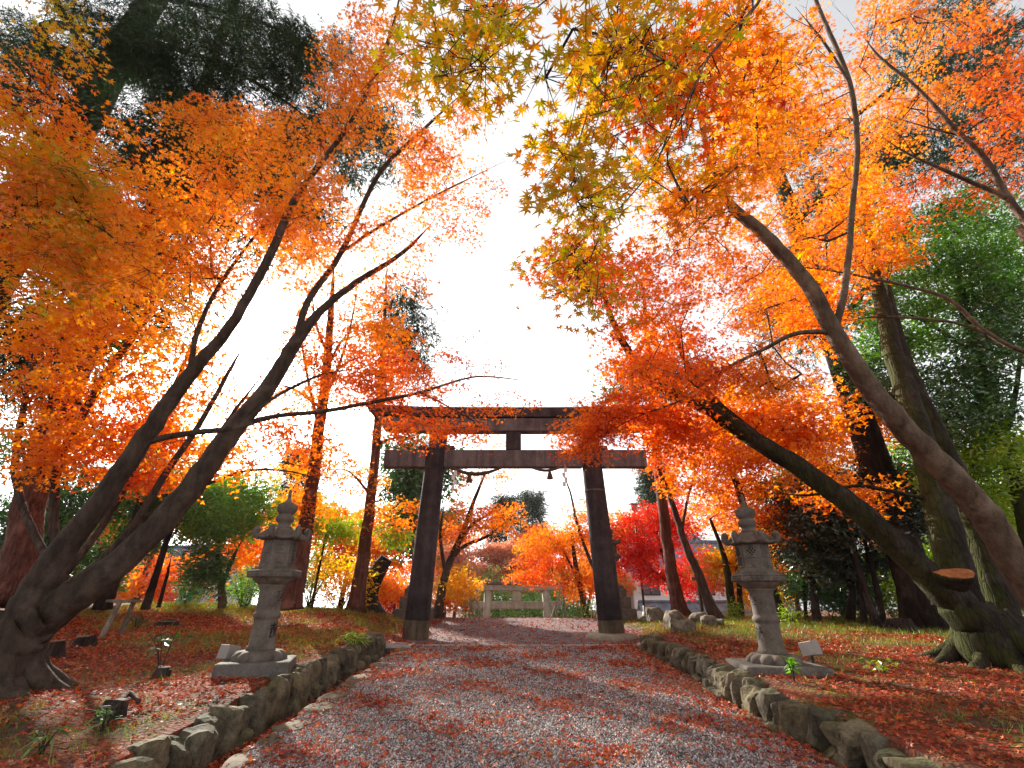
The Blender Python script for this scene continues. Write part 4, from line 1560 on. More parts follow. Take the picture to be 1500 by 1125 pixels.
# slender many stemmed maple behind it
tree('maple_tree', 'slender reddish many-stemmed maple close behind the big left maple with dense orange leaves', 'maple tree', 'bark', [
    ('trunk', [(78, 900, 8.6, 36), (88, 850, 8.6, 30), (92, 800, 8.6, 26)]),
    ('branch', [(84, 860, 8.6, 22), (78, 760, 8.5, 20), (86, 680, 8.4, 18), (125, 600, 8.3, 17), (168, 530, 8.2, 15), (210, 470, 8.1, 12), (240, 405, 8, 9), (290, 330, 8, 5)]),
    ('branch', [(95, 870, 8.6, 24), (150, 820, 8.5, 20), (195, 770, 8.5, 18), (245, 690, 8.5, 15), (290, 625, 8.6, 12), (335, 545, 8.7, 8), (360, 500, 8.8, 4)]),
    ('branch', [(190, 775, 8.5, 15), (250, 730, 8.8, 13), (305, 660, 9.0, 10), (345, 600, 9.2, 7), (400, 530, 9.4, 4)]),
    ('branch', [(84, 840, 8.6, 20), (40, 760, 8.4, 17), (22, 690, 8.3, 16), (30, 620, 8.2, 13), (45, 540, 8.0, 10), (35, 470, 8, 6)]),
    ('branch', [(30, 640, 8.2, 10), (55, 700, 8.3, 12), (70, 610, 8.2, 9), (90, 500, 8.1, 6)]),
    ('branch', [(130, 595, 8.3, 9), (90, 570, 8.2, 7), (40, 575, 8, 4)]),
    ('branch', [(96, 850, 8.6, 18), (150, 770, 8.9, 15), (195, 690, 9, 13), (238, 600, 9.1, 10), (275, 520, 9.2, 7), (300, 440, 9.3, 3)]),
    ('branch', [(100, 880, 8.6, 18), (170, 830, 9.2, 15), (240, 775, 9.4, 13), (300, 710, 9.6, 10), (350, 640, 9.8, 7), (390, 570, 10, 3)]),
    ('branch', [(300, 712, 9.6, 7), (360, 690, 9.8, 6), (420, 690, 10, 4), (480, 705, 10.2, 2)]),
], [
    ('orange', 'maple_mid', 120, 470, 7.6, 130, 110, 1.0, 70), ('orange', 'maple_mid', 70, 620, 8.0, 90, 90, 1.0, 44), ('redor', 'maple_mid', 190, 640, 9.0, 120, 80, 1.0, 54),
    ('orange', 'maple_mid', 290, 640, 9.6, 110, 80, 1.0, 44), ('orange', 'maple_mid', 230, 540, 8.6, 90, 60, .9, 26), ('amber', 'maple_mid', 300, 560, 9.4, 60, 40, .8, 12), ('redor', 'maple_mid', 420, 640, 10, 60, 40, .9, 16), ('orange', 'maple_mid', 180, 390, 7.8, 110, 60, .8, 36),
], 12, 'tall maples around the path', dens=.95)

# tree outside the left edge: yellow-green tips hang into the frame
tree('maple_tree', 'maple with yellow green and amber leaves hanging into the upper left corner', 'maple tree', 'bark', [
    ('trunk', [('W', -7.4, 3.6, -1.1, .22), ('W', -7.0, 3.7, 1, .19), ('W', -6.6, 3.8, 3.0, .16), ('W', -6.2, 3.9, 5.0, .12)]),
    ('branch', [('W', -6.6, 3.8, 3.0, .09), (-60, 330, 3.8, 14), (40, 300, 3.8, 8), (140, 330, 3.9, 5), (220, 400, 4.1, 3)]),
    ('branch', [('W', -6.2, 3.9, 5.0, .08), (-20, 120, 3.8, 9), (70, 170, 3.9, 6), (170, 230, 4.0, 3)]),
    ('branch', [('W', -6.9, 3.7, 1.6, .07), (-60, 480, 4, 9), (30, 440, 4.1, 6), (120, 420, 4.3, 3)]),
], [
    ('amber', 'maple', 40, 160, 3.7, 80, 70, .5, 22), ('amber', 'maple', 60, 290, 3.8, 90, 90, .6, 36), ('orange', 'maple', 130, 380, 4.2, 110, 90, .6, 34), ('amber', 'maple', 150, 240, 4.0, 80, 60, .5, 18),
    ('amber', 'maple', 60, 400, 4.1, 90, 80, .6, 22), ('olive', 'maple', 80, 60, 3.6, 50, 50, .3, 8), ('olive', 'maple', 50, 240, 3.5, 70, 70, .4, 12), ('olive', 'maple', 120, 330, 3.8, 70, 50, .4, 7)],
    13, 'tall maples around the path', dens=1.0)

# foreground right: light barked maple sweeping up to the left
tree('maple_tree', 'pale barked maple sweeping in from the lower right edge on one thick curved trunk', 'maple tree', 'bark_light', [
    ('trunk', [(1590, 985, 6.7, 150), (1545, 920, 6.5, 92), (1500, 850, 6.35, 76), (1450, 765, 6.2, 72), (1400, 705, 6.1, 66), (1345, 650, 6, 59), (1285, 580, 5.9, 51), (1230, 500, 5.8, 43), (1180, 412, 5.7, 34), (1120, 345, 5.6, 29), (1062, 290, 5.5, 23), (1036, 220, 5.4, 13), (1018, 130, 5.3, 10), (1010, 50, 5.2, 6)]),
    ('branch', [(1234, 490, 5.8, 20), (1238, 420, 5.7, 16), (1249, 300, 5.6, 14), (1256, 205, 5.4, 13), (1244, 120, 5.2, 12), (1216, 50, 5.1, 11), (1195, 0, 5, 10), (1170, -80, 4.6, 9)]),
    ('branch', [(1244, 118, 5.2, 9), (1205, 60, 5.0, 7), (1165, 10, 4.8, 4)]),
    ('branch', [(1212, 494, 5.8, 14), (1168, 488, 5.8, 11), (1120, 511, 6, 9), (1075, 533, 6.3, 7), (1040, 547, 6.6, 5), (960, 546, 7.2, 3)]),
    ('branch', [(1045, 545, 6.5, 6), (1020, 570, 6.8, 5), (985, 592, 7.2, 4), (930, 612, 7.6, 3), (880, 640, 8, 2)]),
    ('branch', [(1060, 290, 5.5, 12), (1048, 262, 5.2, 10), (1040, 180, 4.6, 8), (1000, 60, 4.0, 5)]),
    ('branch', [(1170, -80, 4.6, 9), ('W', 2.3, 2.3, 6.0, .035), (1130, -60, 2.0, 12), (1110, 5, 1.75, 8), (1050, 68, 1.6, 6), (1015, 130, 1.6, 5), (995, 185, 1.7, 3)]),
    ('branch', [(1110, 5, 1.75, 7), (1010, 120, 1.75, 5), (960, 240, 1.95, 4), (885, 335, 2.3, 3), (850, 420, 2.8, 2)]),
    ('branch', [(1130, -60, 2.0, 8), (1000, -50, 1.7, 7), (935, 5, 1.6, 5), (885, 100, 1.6, 4), (846, 215, 1.75, 3), (840, 260, 1.8, 2)]),
    ('branch', [(1000, -50, 1.7, 6), (860, -30, 1.6, 5), (800, 0, 1.55, 4), (730, 70, 1.6, 3), (670, 150, 1.8, 2)]),
], [
    ('olive', 'maple_near', 900, 80, 1.5, 130, 75, .25, 20), ('olive', 'maple_near', 690, 70, 1.55, 75, 55, .22, 9), ('amber', 'maple_near', 730, 30, 1.7, 90, 40, .25, 7), ('olive', 'maple_near', 860, 240, 1.8, 75, 70, .3, 11),
    ('olive', 'maple_near', 850, 390, 2.7, 55, 70, .4, 11), ('redor', 'maple', 850, 400, 3.6, 60, 50, .5, 9), ('redor', 'maple_near', 990, 110, 1.9, 85, 95, .3, 20), ('amber', 'maple_near', 1000, 260, 2.4, 90, 90, .4, 16),
    ('orange', 'maple_near', 1090, 90, 2.5, 90, 90, .5, 26), ('orange', 'maple', 1105, 150, 3.6, 80, 130, .5, 40), ('orange', 'maple', 1200, 130, 6.2, 60, 110, .7, 24), ('orange', 'maple', 1170, 270, 6.5, 120, 130, .8, 50), ('amber', 'maple', 1120, 360, 7.0, 90, 60, .7, 16),
    ('orange', 'maple', 1000, 330, 6.3, 90, 90, .8, 30), ('orange', 'maple', 1090, 430, 7.2, 110, 70, .8, 40), ('redor', 'maple', 960, 440, 6.2, 80, 70, .8, 30),
    ('redor', 'maple', 1010, 545, 6.9, 120, 45, .8, 44), ('orange', 'maple', 1120, 540, 6.6, 80, 40, .7, 18), ('redor', 'maple', 910, 600, 7.6, 65, 26, .5, 28), ('redor', 'maple', 865, 640, 8.0, 60, 36, .5, 30),
], 21, 'tall maples around the path', flare=.3, wf=.65)

# dark mossy clump with the sawn face
tree('maple_tree', 'dark mossy multi-trunk maple on the right bank with an orange sawn-off face', 'maple tree', 'bark_moss', [
    ('trunk', [(1482, 1020, 7.5, 140), (1454, 962, 7.5, 112), (1424, 912, 7.5, 88), (1390, 873, 7.5, 68), (1348, 834, 7.5, 54), (1260, 750, 7.6, 46), (1180, 692, 7.8, 38), (1100, 640, 8, 31), (1030, 595, 8.2, 25), (960, 562, 8.4, 19), (915, 505, 8.5, 14), (890, 450, 8.6, 10), (880, 395, 8.7, 6)]),
    ('stem', [(1455, 985, 7.55, 90), (1425, 920, 7.6, 76), (1398, 835, 7.6, 66), (1372, 720, 7.65, 54), (1345, 630, 7.8, 45), (1312, 530, 8, 34), (1288, 430, 8.2, 25), (1270, 340, 8.4, 16), (1262, 250, 8.5, 8)]),
    ('stem', [(1505, 1000, 7.8, 100), (1470, 900, 7.9, 66), (1432, 790, 8, 50), (1395, 690, 8.1, 42), (1350, 590, 8.2, 32), (1318, 500, 8.4, 22), (1300, 420, 8.5, 12)]),
    ('branch', [(1130, 660, 7.95, 22), (1085, 622, 8.1, 20), (1040, 580, 8.3, 15), (1000, 520, 8.5, 9), (985, 450, 8.6, 5)]),
    ('branch', [(1345, 735, 7.7, 9), (1300, 718, 7.8, 8), (1250, 712, 8, 7), (1190, 725, 8.3, 5), (1120, 722, 8.6, 2)]),
    ('branch', [(1330, 590, 7.9, 9), (1270, 560, 8.2, 7), (1200, 545, 8.5, 4)]),
], [
    ('redor', 'maple_mid', 985, 620, 8.4, 70, 36, .7, 28), ('redor', 'maple_mid', 950, 520, 8.7, 70, 60, .8, 30), ('orange', 'maple_mid', 1080, 610, 8.8, 80, 40, .8, 26), ('red', 'maple_mid', 905, 400, 8.6, 40, 60, .7, 12),
    ('orange', 'maple_mid', 1180, 620, 8.6, 90, 60, .8, 30), ('orange', 'maple_mid', 1230, 720, 8.6, 70, 25, .5, 10), ('amber', 'maple_mid', 1270, 330, 8.2, 70, 90, .9, 36), ('orange', 'maple_mid', 1190, 440, 8.6, 80, 80, .9, 36),
], 22, 'tall maples around the path', flare=.12, rough=.05, wf=.82)
dk = bpy.data.objects
mo = [o for o in SC.objects if o.get('label', '').startswith('dark mossy multi-trunk')][0]
c = at(1397, 840, 7.22)
Mx = np.array((Vector((-.12, -.42, .90)).to_track_quat('Z', 'Y')).to_matrix()).T
th = np.arange(32) * 2 * PI / 32
V = np.stack([.25 * np.cos(th) * (1 + .05 * np.sin(3 * th)), .17 * np.sin(th) * (1 + .08 * np.cos(2 * th)), .012 * np.sin(2 * th + 1)], 1) @ Mx
mb = MB()
polyloft(mb, (0, 0, 0), [V * .35 + c + np.array([.14, .62, -.42]), V * .93 + c + np.array([.05, .16, -.15]), V * 1.03 + c + np.array([.01, .03, -.04]), V + c])
mb.build('cut_stub', M['bark_moss'], mo, True)
mb = MB()
polyloft(mb, (0, 0, 0), [V * .96 + c + np.array([0, -.001, .003]), V * .94 + c + np.array([0, -.003, .012])])
mb.build('sawn_face', M['cutwood'], mo)

def roots(t, cx, cy, r, spread, mat, seed, n=7):
    rng = np.random.default_rng(seed)
    for k in range(n):
        a = k * 2 * PI / n + rng.uniform(-.3, .3)
        L = spread * rng.uniform(.6, 1.15)
        P = []
        for f, up in ((.35, .62), (.75, .26), (1.15, .06), (1.15 + L, -.03), (1.15 + 1.8 * L, -.12)):
            aa = a + rng.normal(0, .07) + .25 * (f - 1)
            x, y = cx + math.cos(aa) * r * f, cy + math.sin(aa) * r * f
            P.append((x, y, hz(x, y) + up * rng.uniform(.8, 1.2), r * max(.04, .34 - .13 * f)))
        C = catmull(np.array(P), 6)
        mb = MB()
        tube(mb, C[:, :3], np.maximum(C[:, 3], .008), 12, rng, .10)
        mb.build('root', M[mat], t, True)


bp = at(1462, 968, 7.5)
roots(mo, bp[0] + .12, 7.62, .50, .7, 'bark_moss', 3, 9)
ml = [o for o in SC.objects if o.get('label', '').startswith('large grey barked maple')][0]
bp = at(-30, 1020, 5.78)
roots(ml, bp[0] - .06, 5.85, .48, .42, 'bark_grey', 4, 9)
# tree outside the right edge
tree('maple_tree', 'maple with pale thin branches and red orange leaves in the upper right corner', 'maple tree', 'bark_light', [
    ('trunk', [('W', 9.4, 6.6, -1.0, .26), ('W', 9.2, 6.5, 1.2, .21), ('W', 8.9, 6.3, 3.4, .17), ('W', 8.5, 6.1, 5.6, .13)]),
    ('branch', [('W', 8.5, 6.1, 5.6, .10), (1525, 350, 6, 20), (1478, 292, 5.9, 17), (1442, 232, 5.8, 14), (1400, 190, 5.7, 11), (1345, 130, 5.6, 8), (1290, 85, 5.5, 6), (1262, 50, 5.4, 4)]),
    ('branch', [(1478, 292, 5.9, 13), (1430, 270, 5.9, 11), (1385, 250, 5.8, 9), (1335, 228, 5.8, 6), (1290, 200, 5.8, 4)]),
    ('branch', [(1442, 232, 5.8, 9), (1425, 205, 5.8, 7), (1370, 190, 5.8, 5), (1310, 172, 5.8, 3)]),
    ('branch', [('W', 8.9, 6.3, 3.4, .08), (1520, 520, 6.4, 13), (1450, 490, 6.4, 11), (1392, 440, 6.5, 9), (1340, 422, 6.6, 7), (1288, 410, 6.7, 6), (1200, 394, 6.8, 4), (1130, 390, 7, 2)]),
    ('branch', [(1445, 486, 6.4, 8), (1385, 470, 6.5, 6), (1290, 464, 6.6, 5), (1240, 470, 6.7, 2)]),
], [
    ('redor', 'maple', 1450, 120, 5.2, 70, 100, .6, 22), ('redor', 'maple', 1460, 240, 6.4, 60, 60, .5, 12), ('orange', 'maple', 1330, 110, 6.5, 90, 90, .6, 30), ('amber', 'maple', 1280, 200, 6.8, 60, 80, .6, 20),
    ('orange', 'maple', 1360, 20, 5.4, 110, 40, .5, 16), ('redor', 'maple', 1340, 290, 6.6, 70, 40, .5, 9), ('orange', 'maple', 1290, 380, 6.6, 70, 30, .6, 8)],
    23, 'tall maples around the path')

# ---------------- evergreens
tree('cedar_tree', 'great cedar outside the upper left corner with heavy dark drooping foliage', 'cedar tree', 'bark_dark', [
    ('trunk', [('W', -11.6, 8.5, -.6, .62), ('W', -11.5, 8.5, 4, .5), ('W', -11.3, 8.5, 9, .45), ('W', -11.1, 8.5, 15, .36), ('W', -11, 8.5, 20, .25)]),
    ('branch', [('W', -11.2, 8.5, 12, .16), (60, 45, 7.6, 24), (150, 48, 7.6, 18), (300, 85, 7.7, 12), (420, 150, 7.8, 6), (500, 220, 8, 3)]),
    ('branch', [('W', -11.1, 8.5, 13.5, .14), (80, -20, 7.6, 16), (250, 0, 7.6, 12), (400, 40, 7.7, 7), (500, 100, 7.8, 3)]),
    ('branch', [('W', -11.3, 8.5, 9, .15), (-20, 210, 7, 16), (50, 235, 6.8, 15), (110, 248, 6.7, 13), (180, 262, 6.6, 11), (260, 258, 6.6, 8), (310, 270, 6.6, 4)]),
    ('branch', [('W', -11.3, 8.5, 10, .12), (0, 130, 7.4, 16), (100, 150, 7.4, 12), (200, 190, 7.5, 8), (330, 260, 7.6, 4)]),
], [
    ('conifer', 'conifer', 150, 60, 7.4, 150, 70, .9, 44), ('conifer', 'conifer', 320, 70, 7.6, 160, 90, 1, 84), ('conifer', 'conifer', 250, 190, 7.6, 150, 80, .9, 52), ('conifer', 'conifer', 460, 130, 7.9, 80, 130, .8, 34),
    ('conifer', 'conifer', 40, 110, 7.3, 70, 80, .8, 26), ('conifer', 'conifer', 560, 190, 8.6, 45, 50, .7, 7)], 31, 'tall conifers', 'conifer')
tree('cedar_tree', 'cedar with straight reddish trunk rising between the left maple stems', 'cedar tree', 'bark_redd', [
    ('trunk', [(20, 885, 9.6, 84), (38, 770, 9.6, 68), (66, 650, 9.6, 58), (102, 575, 9.6, 50), (155, 455, 9.6, 44), (212, 335, 9.6, 33), (268, 200, 9.6, 26), (330, 40, 9.6, 20), (380, -90, 9.6, 14)]),
    ('branch', [(215, 330, 9.6, 12), (260, 310, 9.4, 8), (330, 330, 9.2, 4)]), ('branch', [(170, 420, 9.6, 12), (110, 400, 9.4, 8), (40, 420, 9.2, 4)]),
    ('branch', [(190, 380, 9.6, 11), (250, 390, 9.6, 8), (330, 440, 9.6, 3)]),
], [('conifer', 'conifer_far', 240, 420, 10.4, 90, 60, .9, 12), ('conifer', 'conifer_far', 110, 340, 10.4, 110, 90, .9, 30), ('conifer', 'conifer_far', 300, 260, 10, 90, 70, .9, 24), ('conifer', 'conifer_far', 420, 330, 10.4, 70, 60, .9, 12), ('conifer', 'conifer_far', 60, 520, 10.6, 80, 70, .9, 20), ('conifer', 'conifer_far', 540, 210, 10.4, 60, 60, .9, 8), ('conifer', 'conifer_far', 200, 340, 11, 120, 60, .9, 24), ('conifer', 'conifer_far', 380, 230, 11, 120, 70, .9, 24), ('evergreen', 'broad_far', 120, 470, 11, 110, 60, .9, 12)], 32, 'tall conifers', 'conifer', dens=2.0)
tree('cedar_tree', 'dark conifer behind the upper right maple branches', 'cedar tree', 'bark_dark', [
    ('trunk', [('W', 9.4, 12, -.8, .4), ('W', 9.3, 12, 5, .33), ('W', 9.2, 12, 11, .26), ('W', 9.1, 12, 18, .15)]),
    ('branch', [('W', 9.2, 12, 11, .1), (1380, 100, 10.8, 8), (1290, 150, 10.4, 4)]), ('branch', [('W', 9.2, 12, 13, .1), (1430, 30, 10.8, 8), (1330, 40, 10.4, 4)]),
    ('branch', [('W', 9.3, 12, 7, .1), (1330, 330, 11.6, 7), (1220, 350, 11.4, 3)]),
], [('conifer', 'conifer_far', 1390, 70, 10.6, 120, 90, 1, 40), ('conifer', 'conifer_far', 1460, 190, 10.8, 70, 90, 1, 26), ('conifer', 'conifer_far', 1240, 340, 11.4, 90, 90, 1, 22), ('conifer', 'conifer_far', 1170, 470, 12, 80, 80, 1, 20), ('conifer', 'conifer_far', 1320, 220, 10.8, 90, 60, .8, 20), ('conifer', 'conifer_far', 1170, 200, 11, 60, 100, .8, 10)], 33, 'tall conifers', 'conifer')
tree('evergreen_tree', 'broadleaf evergreen with glossy bright green leaves filling the right edge', 'evergreen tree', 'bark_moss', [
    ('trunk', [(1530, 905, 11.5, 40), (1505, 780, 11, 34), (1470, 650, 10.6, 30), (1430, 520, 10.4, 26), (1400, 400, 10.2, 20), (1375, 300, 10, 12)]),
    ('branch', [(1470, 650, 10.6, 14), (1490, 560, 10.2, 10), (1500, 450, 10, 5)]), ('branch', [(1430, 520, 10.4, 12), (1370, 480, 10.4, 8), (1310, 450, 10.4, 4)]),
], [('bright', 'broad', 1420, 370, 9.9, 110, 90, 1, 100), ('bright', 'broad', 1330, 470, 10.4, 80, 80, 1, 50), ('evergreen', 'broad', 1460, 470, 10.2, 70, 100, 1, 70), ('evergreen', 'broad', 1400, 590, 10.4, 100, 60, 1, 60), ('lime', 'broad', 1430, 670, 10.8, 100, 60, 1, 60), ('evergreen', 'broad', 1290, 540, 11, 50, 60, .8, 20)],
    34, None, 'broad')
tree('evergreen_tree', 'yellow green broadleaf tree low behind the mossy trunks on the right edge', 'evergreen tree', 'bark_moss', [
    ('trunk', [('W', 11.2, 14.5, -.75, .16), ('W', 11.0, 14.5, 1, .13), ('W', 10.8, 14.5, 3, .09)]),
], [('lime', 'broad', 1440, 740, 14, 90, 80, 1, 90), ('lime', 'broad', 1310, 850, 15, 80, 45, 1, 44), ('lime', 'broad', 1390, 820, 14.5, 80, 70, 1, 60), ('bright', 'broad', 1400, 830, 14.5, 80, 60, 1, 36), ('bright', 'broad', 1350, 690, 14, 70, 50, 1, 36), ('lime', 'broad', 1480, 860, 13, 50, 60, 1, 24)], 35, None, 'broad', auto=True)
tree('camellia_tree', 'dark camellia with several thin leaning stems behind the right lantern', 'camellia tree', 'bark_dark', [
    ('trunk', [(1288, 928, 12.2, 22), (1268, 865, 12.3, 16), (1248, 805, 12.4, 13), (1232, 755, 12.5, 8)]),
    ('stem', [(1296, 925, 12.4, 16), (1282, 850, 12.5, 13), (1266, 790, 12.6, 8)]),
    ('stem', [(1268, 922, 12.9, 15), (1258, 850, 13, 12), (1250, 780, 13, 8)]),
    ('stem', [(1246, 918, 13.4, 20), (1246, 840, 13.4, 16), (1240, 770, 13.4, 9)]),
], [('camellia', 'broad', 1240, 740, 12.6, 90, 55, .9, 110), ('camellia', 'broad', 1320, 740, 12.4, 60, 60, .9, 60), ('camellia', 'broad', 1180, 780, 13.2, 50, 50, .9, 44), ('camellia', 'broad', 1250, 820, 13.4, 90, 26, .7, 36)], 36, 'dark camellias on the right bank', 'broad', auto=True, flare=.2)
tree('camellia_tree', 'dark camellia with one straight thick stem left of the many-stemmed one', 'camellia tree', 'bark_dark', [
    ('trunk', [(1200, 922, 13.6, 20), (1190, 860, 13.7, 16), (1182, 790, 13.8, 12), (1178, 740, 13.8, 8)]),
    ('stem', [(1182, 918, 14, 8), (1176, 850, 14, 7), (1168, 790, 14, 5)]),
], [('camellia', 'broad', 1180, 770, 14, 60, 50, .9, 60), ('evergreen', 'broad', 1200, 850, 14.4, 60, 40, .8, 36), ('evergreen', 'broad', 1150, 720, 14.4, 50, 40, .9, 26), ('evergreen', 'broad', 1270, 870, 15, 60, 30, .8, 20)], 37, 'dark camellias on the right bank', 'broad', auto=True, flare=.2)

# ---------------- trees around and behind the gate
tree('cedar_tree', 'tall cedar with straight reddish trunk right behind the left lantern', 'cedar tree', 'bark_redd', [
    ('trunk', [(424, 893, 12.4, 46), (434, 850, 12.4, 38), (450, 760, 12.4, 30), (466, 640, 12.4, 24), (476, 560, 12.4, 19), (484, 470, 12.4, 14), (492, 350, 12.4, 4)]),
    ('branch', [(476, 560, 12.4, 7), (510, 530, 12.4, 5), (560, 515, 12.4, 2)]), ('branch', [(470, 600, 12.4, 7), (430, 570, 12.4, 5), (390, 560, 12.4, 2)]),
    ('branch', [(468, 620, 12.4, 9), (452, 560, 12.5, 6), (440, 490, 12.6, 4), (436, 420, 12.7, 2)]), ('branch', [(472, 590, 12.4, 8), (495, 540, 12.3, 6), (515, 470, 12.2, 4), (525, 400, 12.1, 2)]),
    ('branch', [(478, 540, 12.4, 7), (500, 500, 12.6, 5), (545, 450, 12.8, 2)]), ('branch', [(480, 520, 12.4, 7), (462, 470, 12.2, 5), (455, 400, 12, 2)]),
], [('orange', 'maple_mid', 470, 520, 12.4, 80, 70, 1, 26), ('redor', 'maple_mid', 540, 560, 12.2, 60, 50, .9, 16), ('redor', 'maple_mid', 520, 480, 12.4, 80, 60, .9, 22), ('orange', 'maple_mid', 430, 560, 12.4, 50, 60, .9, 14), ('redor', 'maple_mid', 570, 540, 12.2, 50, 50, .9, 14), ('orange', 'maple_mid', 530, 440, 12.4, 50, 50, .9, 8), ('orange', 'maple_mid', 470, 680, 12.6, 50, 60, .8, 12), ('orange', 'maple_mid', 445, 740, 12.6, 30, 30, .5, 10)], 41, 'straight reddish trunks')
tree('cedar_tree', 'slimmer cedar with straight reddish trunk between the left lantern and the gate', 'cedar tree', 'bark_redd', [
    ('trunk', [(520, 897, 15.6, 34), (530, 830, 15.6, 28), (542, 740, 15.6, 22), (551, 650, 15.6, 18), (558, 560, 15.6, 13), (564, 450, 15.6, 6), (570, 330, 15.6, 2)]),
    ('branch', [(551, 650, 15.6, 6), (590, 640, 15.6, 4), (620, 650, 15.6, 2)]), ('branch', [(545, 720, 15.6, 6), (510, 690, 15.6, 4), (480, 690, 15.6, 2)]),
], [('orange', 'maple_mid', 515, 700, 15.6, 50, 26, .8, 14), ('conifer', 'conifer_far', 585, 480, 15.6, 55, 75, .9, 34), ('orange', 'maple_mid', 580, 760, 15.8, 50, 30, .8, 12), ('redor', 'maple_mid', 590, 560, 15, 60, 40, .9, 14)], 42, 'straight reddish trunks')
tree('cedar_tree', 'tall cedar with straight reddish trunk in front of the red maple right of the gate', 'cedar tree', 'bark_redd', [
    ('trunk', [(998, 906, 16.6, 36), (990, 870, 16.6, 29), (978, 800, 16.6, 24), (968, 720, 16.6, 20), (958, 620, 16.6, 16), (948, 500, 16.6, 11), (942, 420, 16.6, 6)]),
    ('branch', [(958, 620, 16.6, 6), (990, 590, 16.6, 4), (1020, 590, 16.6, 2)]),
], [('conifer', 'conifer_far', 1000, 560, 16.6, 60, 40, .9, 20), ('conifer', 'conifer_far', 950, 560, 16.6, 50, 50, .9, 14), ('evergreen', 'broad_far', 900, 580, 18, 40, 16, .8, 3)], 43, 'straight reddish trunks')
tree('maple_tree', 'dark trunked maple leaning left between the red maple and the right lantern', 'maple tree', 'bark', [
    ('trunk', [(1050, 908, 14.6, 28), (1038, 880, 14.6, 22), (1025, 845, 14.6, 19), (1005, 800, 14.6, 15), (986, 740, 14.6, 12), (966, 690, 14.6, 9), (955, 645, 14.6, 5)]),
    ('branch', [(1000, 785, 14.6, 7), (1010, 720, 14.6, 5), (1030, 670, 14.6, 3)]),
], [('orange', 'maple_mid', 1010, 690, 14.6, 60, 45, .9, 34), ('orange', 'maple_mid', 1080, 700, 14.4, 60, 50, .9, 34), ('redor', 'maple_mid', 970, 660, 14.6, 45, 26, .8, 14)], 44, 'maples behind the gate', auto=True, flare=.3)
tree('maple_tree', 'mossy trunked maple with amber leaves just left of the right lantern', 'maple tree', 'bark_moss', [
    ('trunk', [(1076, 906, 16, 22), (1070, 870, 16, 17), (1064, 830, 16, 14), (1052, 790, 16, 9), (1040, 760, 16, 6)]),
    ('stem', [(1086, 908, 16.6, 14), (1082, 850, 16.6, 11), (1078, 790, 16.6, 7)]),
], [('yellow', 'maple_mid', 1085, 810, 17, 50, 60, .9, 60), ('amber', 'maple_mid', 1050, 830, 17.4, 36, 40, .8, 30), ('yellow', 'maple_mid', 1110, 860, 18, 40, 30, .8, 26), ('orange', 'maple_mid', 1060, 740, 16.5, 50, 40, .8, 36)], 45, 'maples behind the gate', auto=True, flare=.3)
tree('maple_tree', 'orange maple crown spreading behind the long leaning limb right of the gate', 'maple tree', 'bark', [
    ('trunk', [('W', 7.4, 14.5, -.7, .16), ('W', 7.0, 14.2, 1, .13), ('W', 6.6, 13.8, 2.6, .1), ('W', 6.2, 13.5, 4.2, .07)]),
], [('orange', 'maple_mid', 1130, 650, 12.6, 120, 70, 1, 90), ('orange', 'maple_mid', 1130, 760, 13.4, 60, 40, .9, 34), ('redor', 'maple_mid', 1050, 640, 13, 70, 50, 1, 40), ('orange', 'maple_mid', 1240, 640, 12.8, 70, 60, 1, 44), ('amber', 'maple_mid', 1300, 600, 12.6, 60, 50, 1, 24), ('orange', 'maple_mid', 1110, 560, 12.6, 80, 50, 1, 30)],
    46, 'maples behind the gate', auto=True)
tree('maple_tree', 'bright red maple with thin forked stems in front of the white house', 'maple tree', 'bark', [
    ('trunk', [(1000, 905, 19.4, 15), (996, 880, 19.4, 12), (985, 850, 19.4, 10), (970, 810, 19.4, 7), (962, 780, 19.4, 5)]),
    ('branch', [(994, 872, 19.4, 7), (975, 850, 19.4, 6), (950, 830, 19.4, 4), (925, 800, 19.4, 3)]),
], [('red', 'maple_mid', 950, 780, 19.6, 65, 36, 1, 70), ('red', 'maple_mid', 935, 820, 19.6, 45, 24, .9, 34), ('red', 'maple_mid', 1010, 840, 20, 45, 36, 1, 40), ('red', 'maple_mid', 965, 845, 19.2, 36, 12, .8, 16), ('red', 'maple_mid', 985, 760, 20, 60, 36, 1, 44)], 47, 'maples behind the gate', auto=True, flare=.2)
tree('maple_tree', 'amber and yellow leaved maple with arching limbs just right of the left gate column', 'maple tree', 'bark', [
    ('trunk', [(640, 908, 18.6, 20), (650, 850, 18.6, 17), (664, 810, 18.6, 14), (680, 775, 18.6, 11), (694, 735, 18.6, 8), (712, 690, 18.6, 4)]),
    ('branch', [(658, 825, 18.6, 10), (680, 800, 18.6, 8), (715, 785, 18.6, 6), (745, 760, 18.6, 4), (768, 735, 18.6, 2)]),
    ('branch', [(664, 808, 18.6, 9), (690, 770, 18.4, 6), (720, 750, 18.4, 4), (745, 715, 18.4, 2)]),
    ('branch', [(652, 840, 18.6, 8), (645, 780, 18.6, 6), (655, 720, 18.6, 3)]),
], [('amber', 'maple_mid', 725, 760, 18.4, 45, 22, .7, 26), ('yellow', 'maple_mid', 670, 850, 18.8, 36, 22, .8, 24), ('orange', 'maple_mid', 670, 770, 18.8, 40, 40, .9, 20), ('orange', 'maple_mid', 700, 700, 18.6, 50, 22, .8, 9), ('amber', 'maple_mid', 655, 880, 19.4, 30, 14, .6, 12), ('orange', 'maple_mid', 690, 650, 18.4, 60, 30, .8, 5)], 48, 'maples behind the gate', flare=.3)
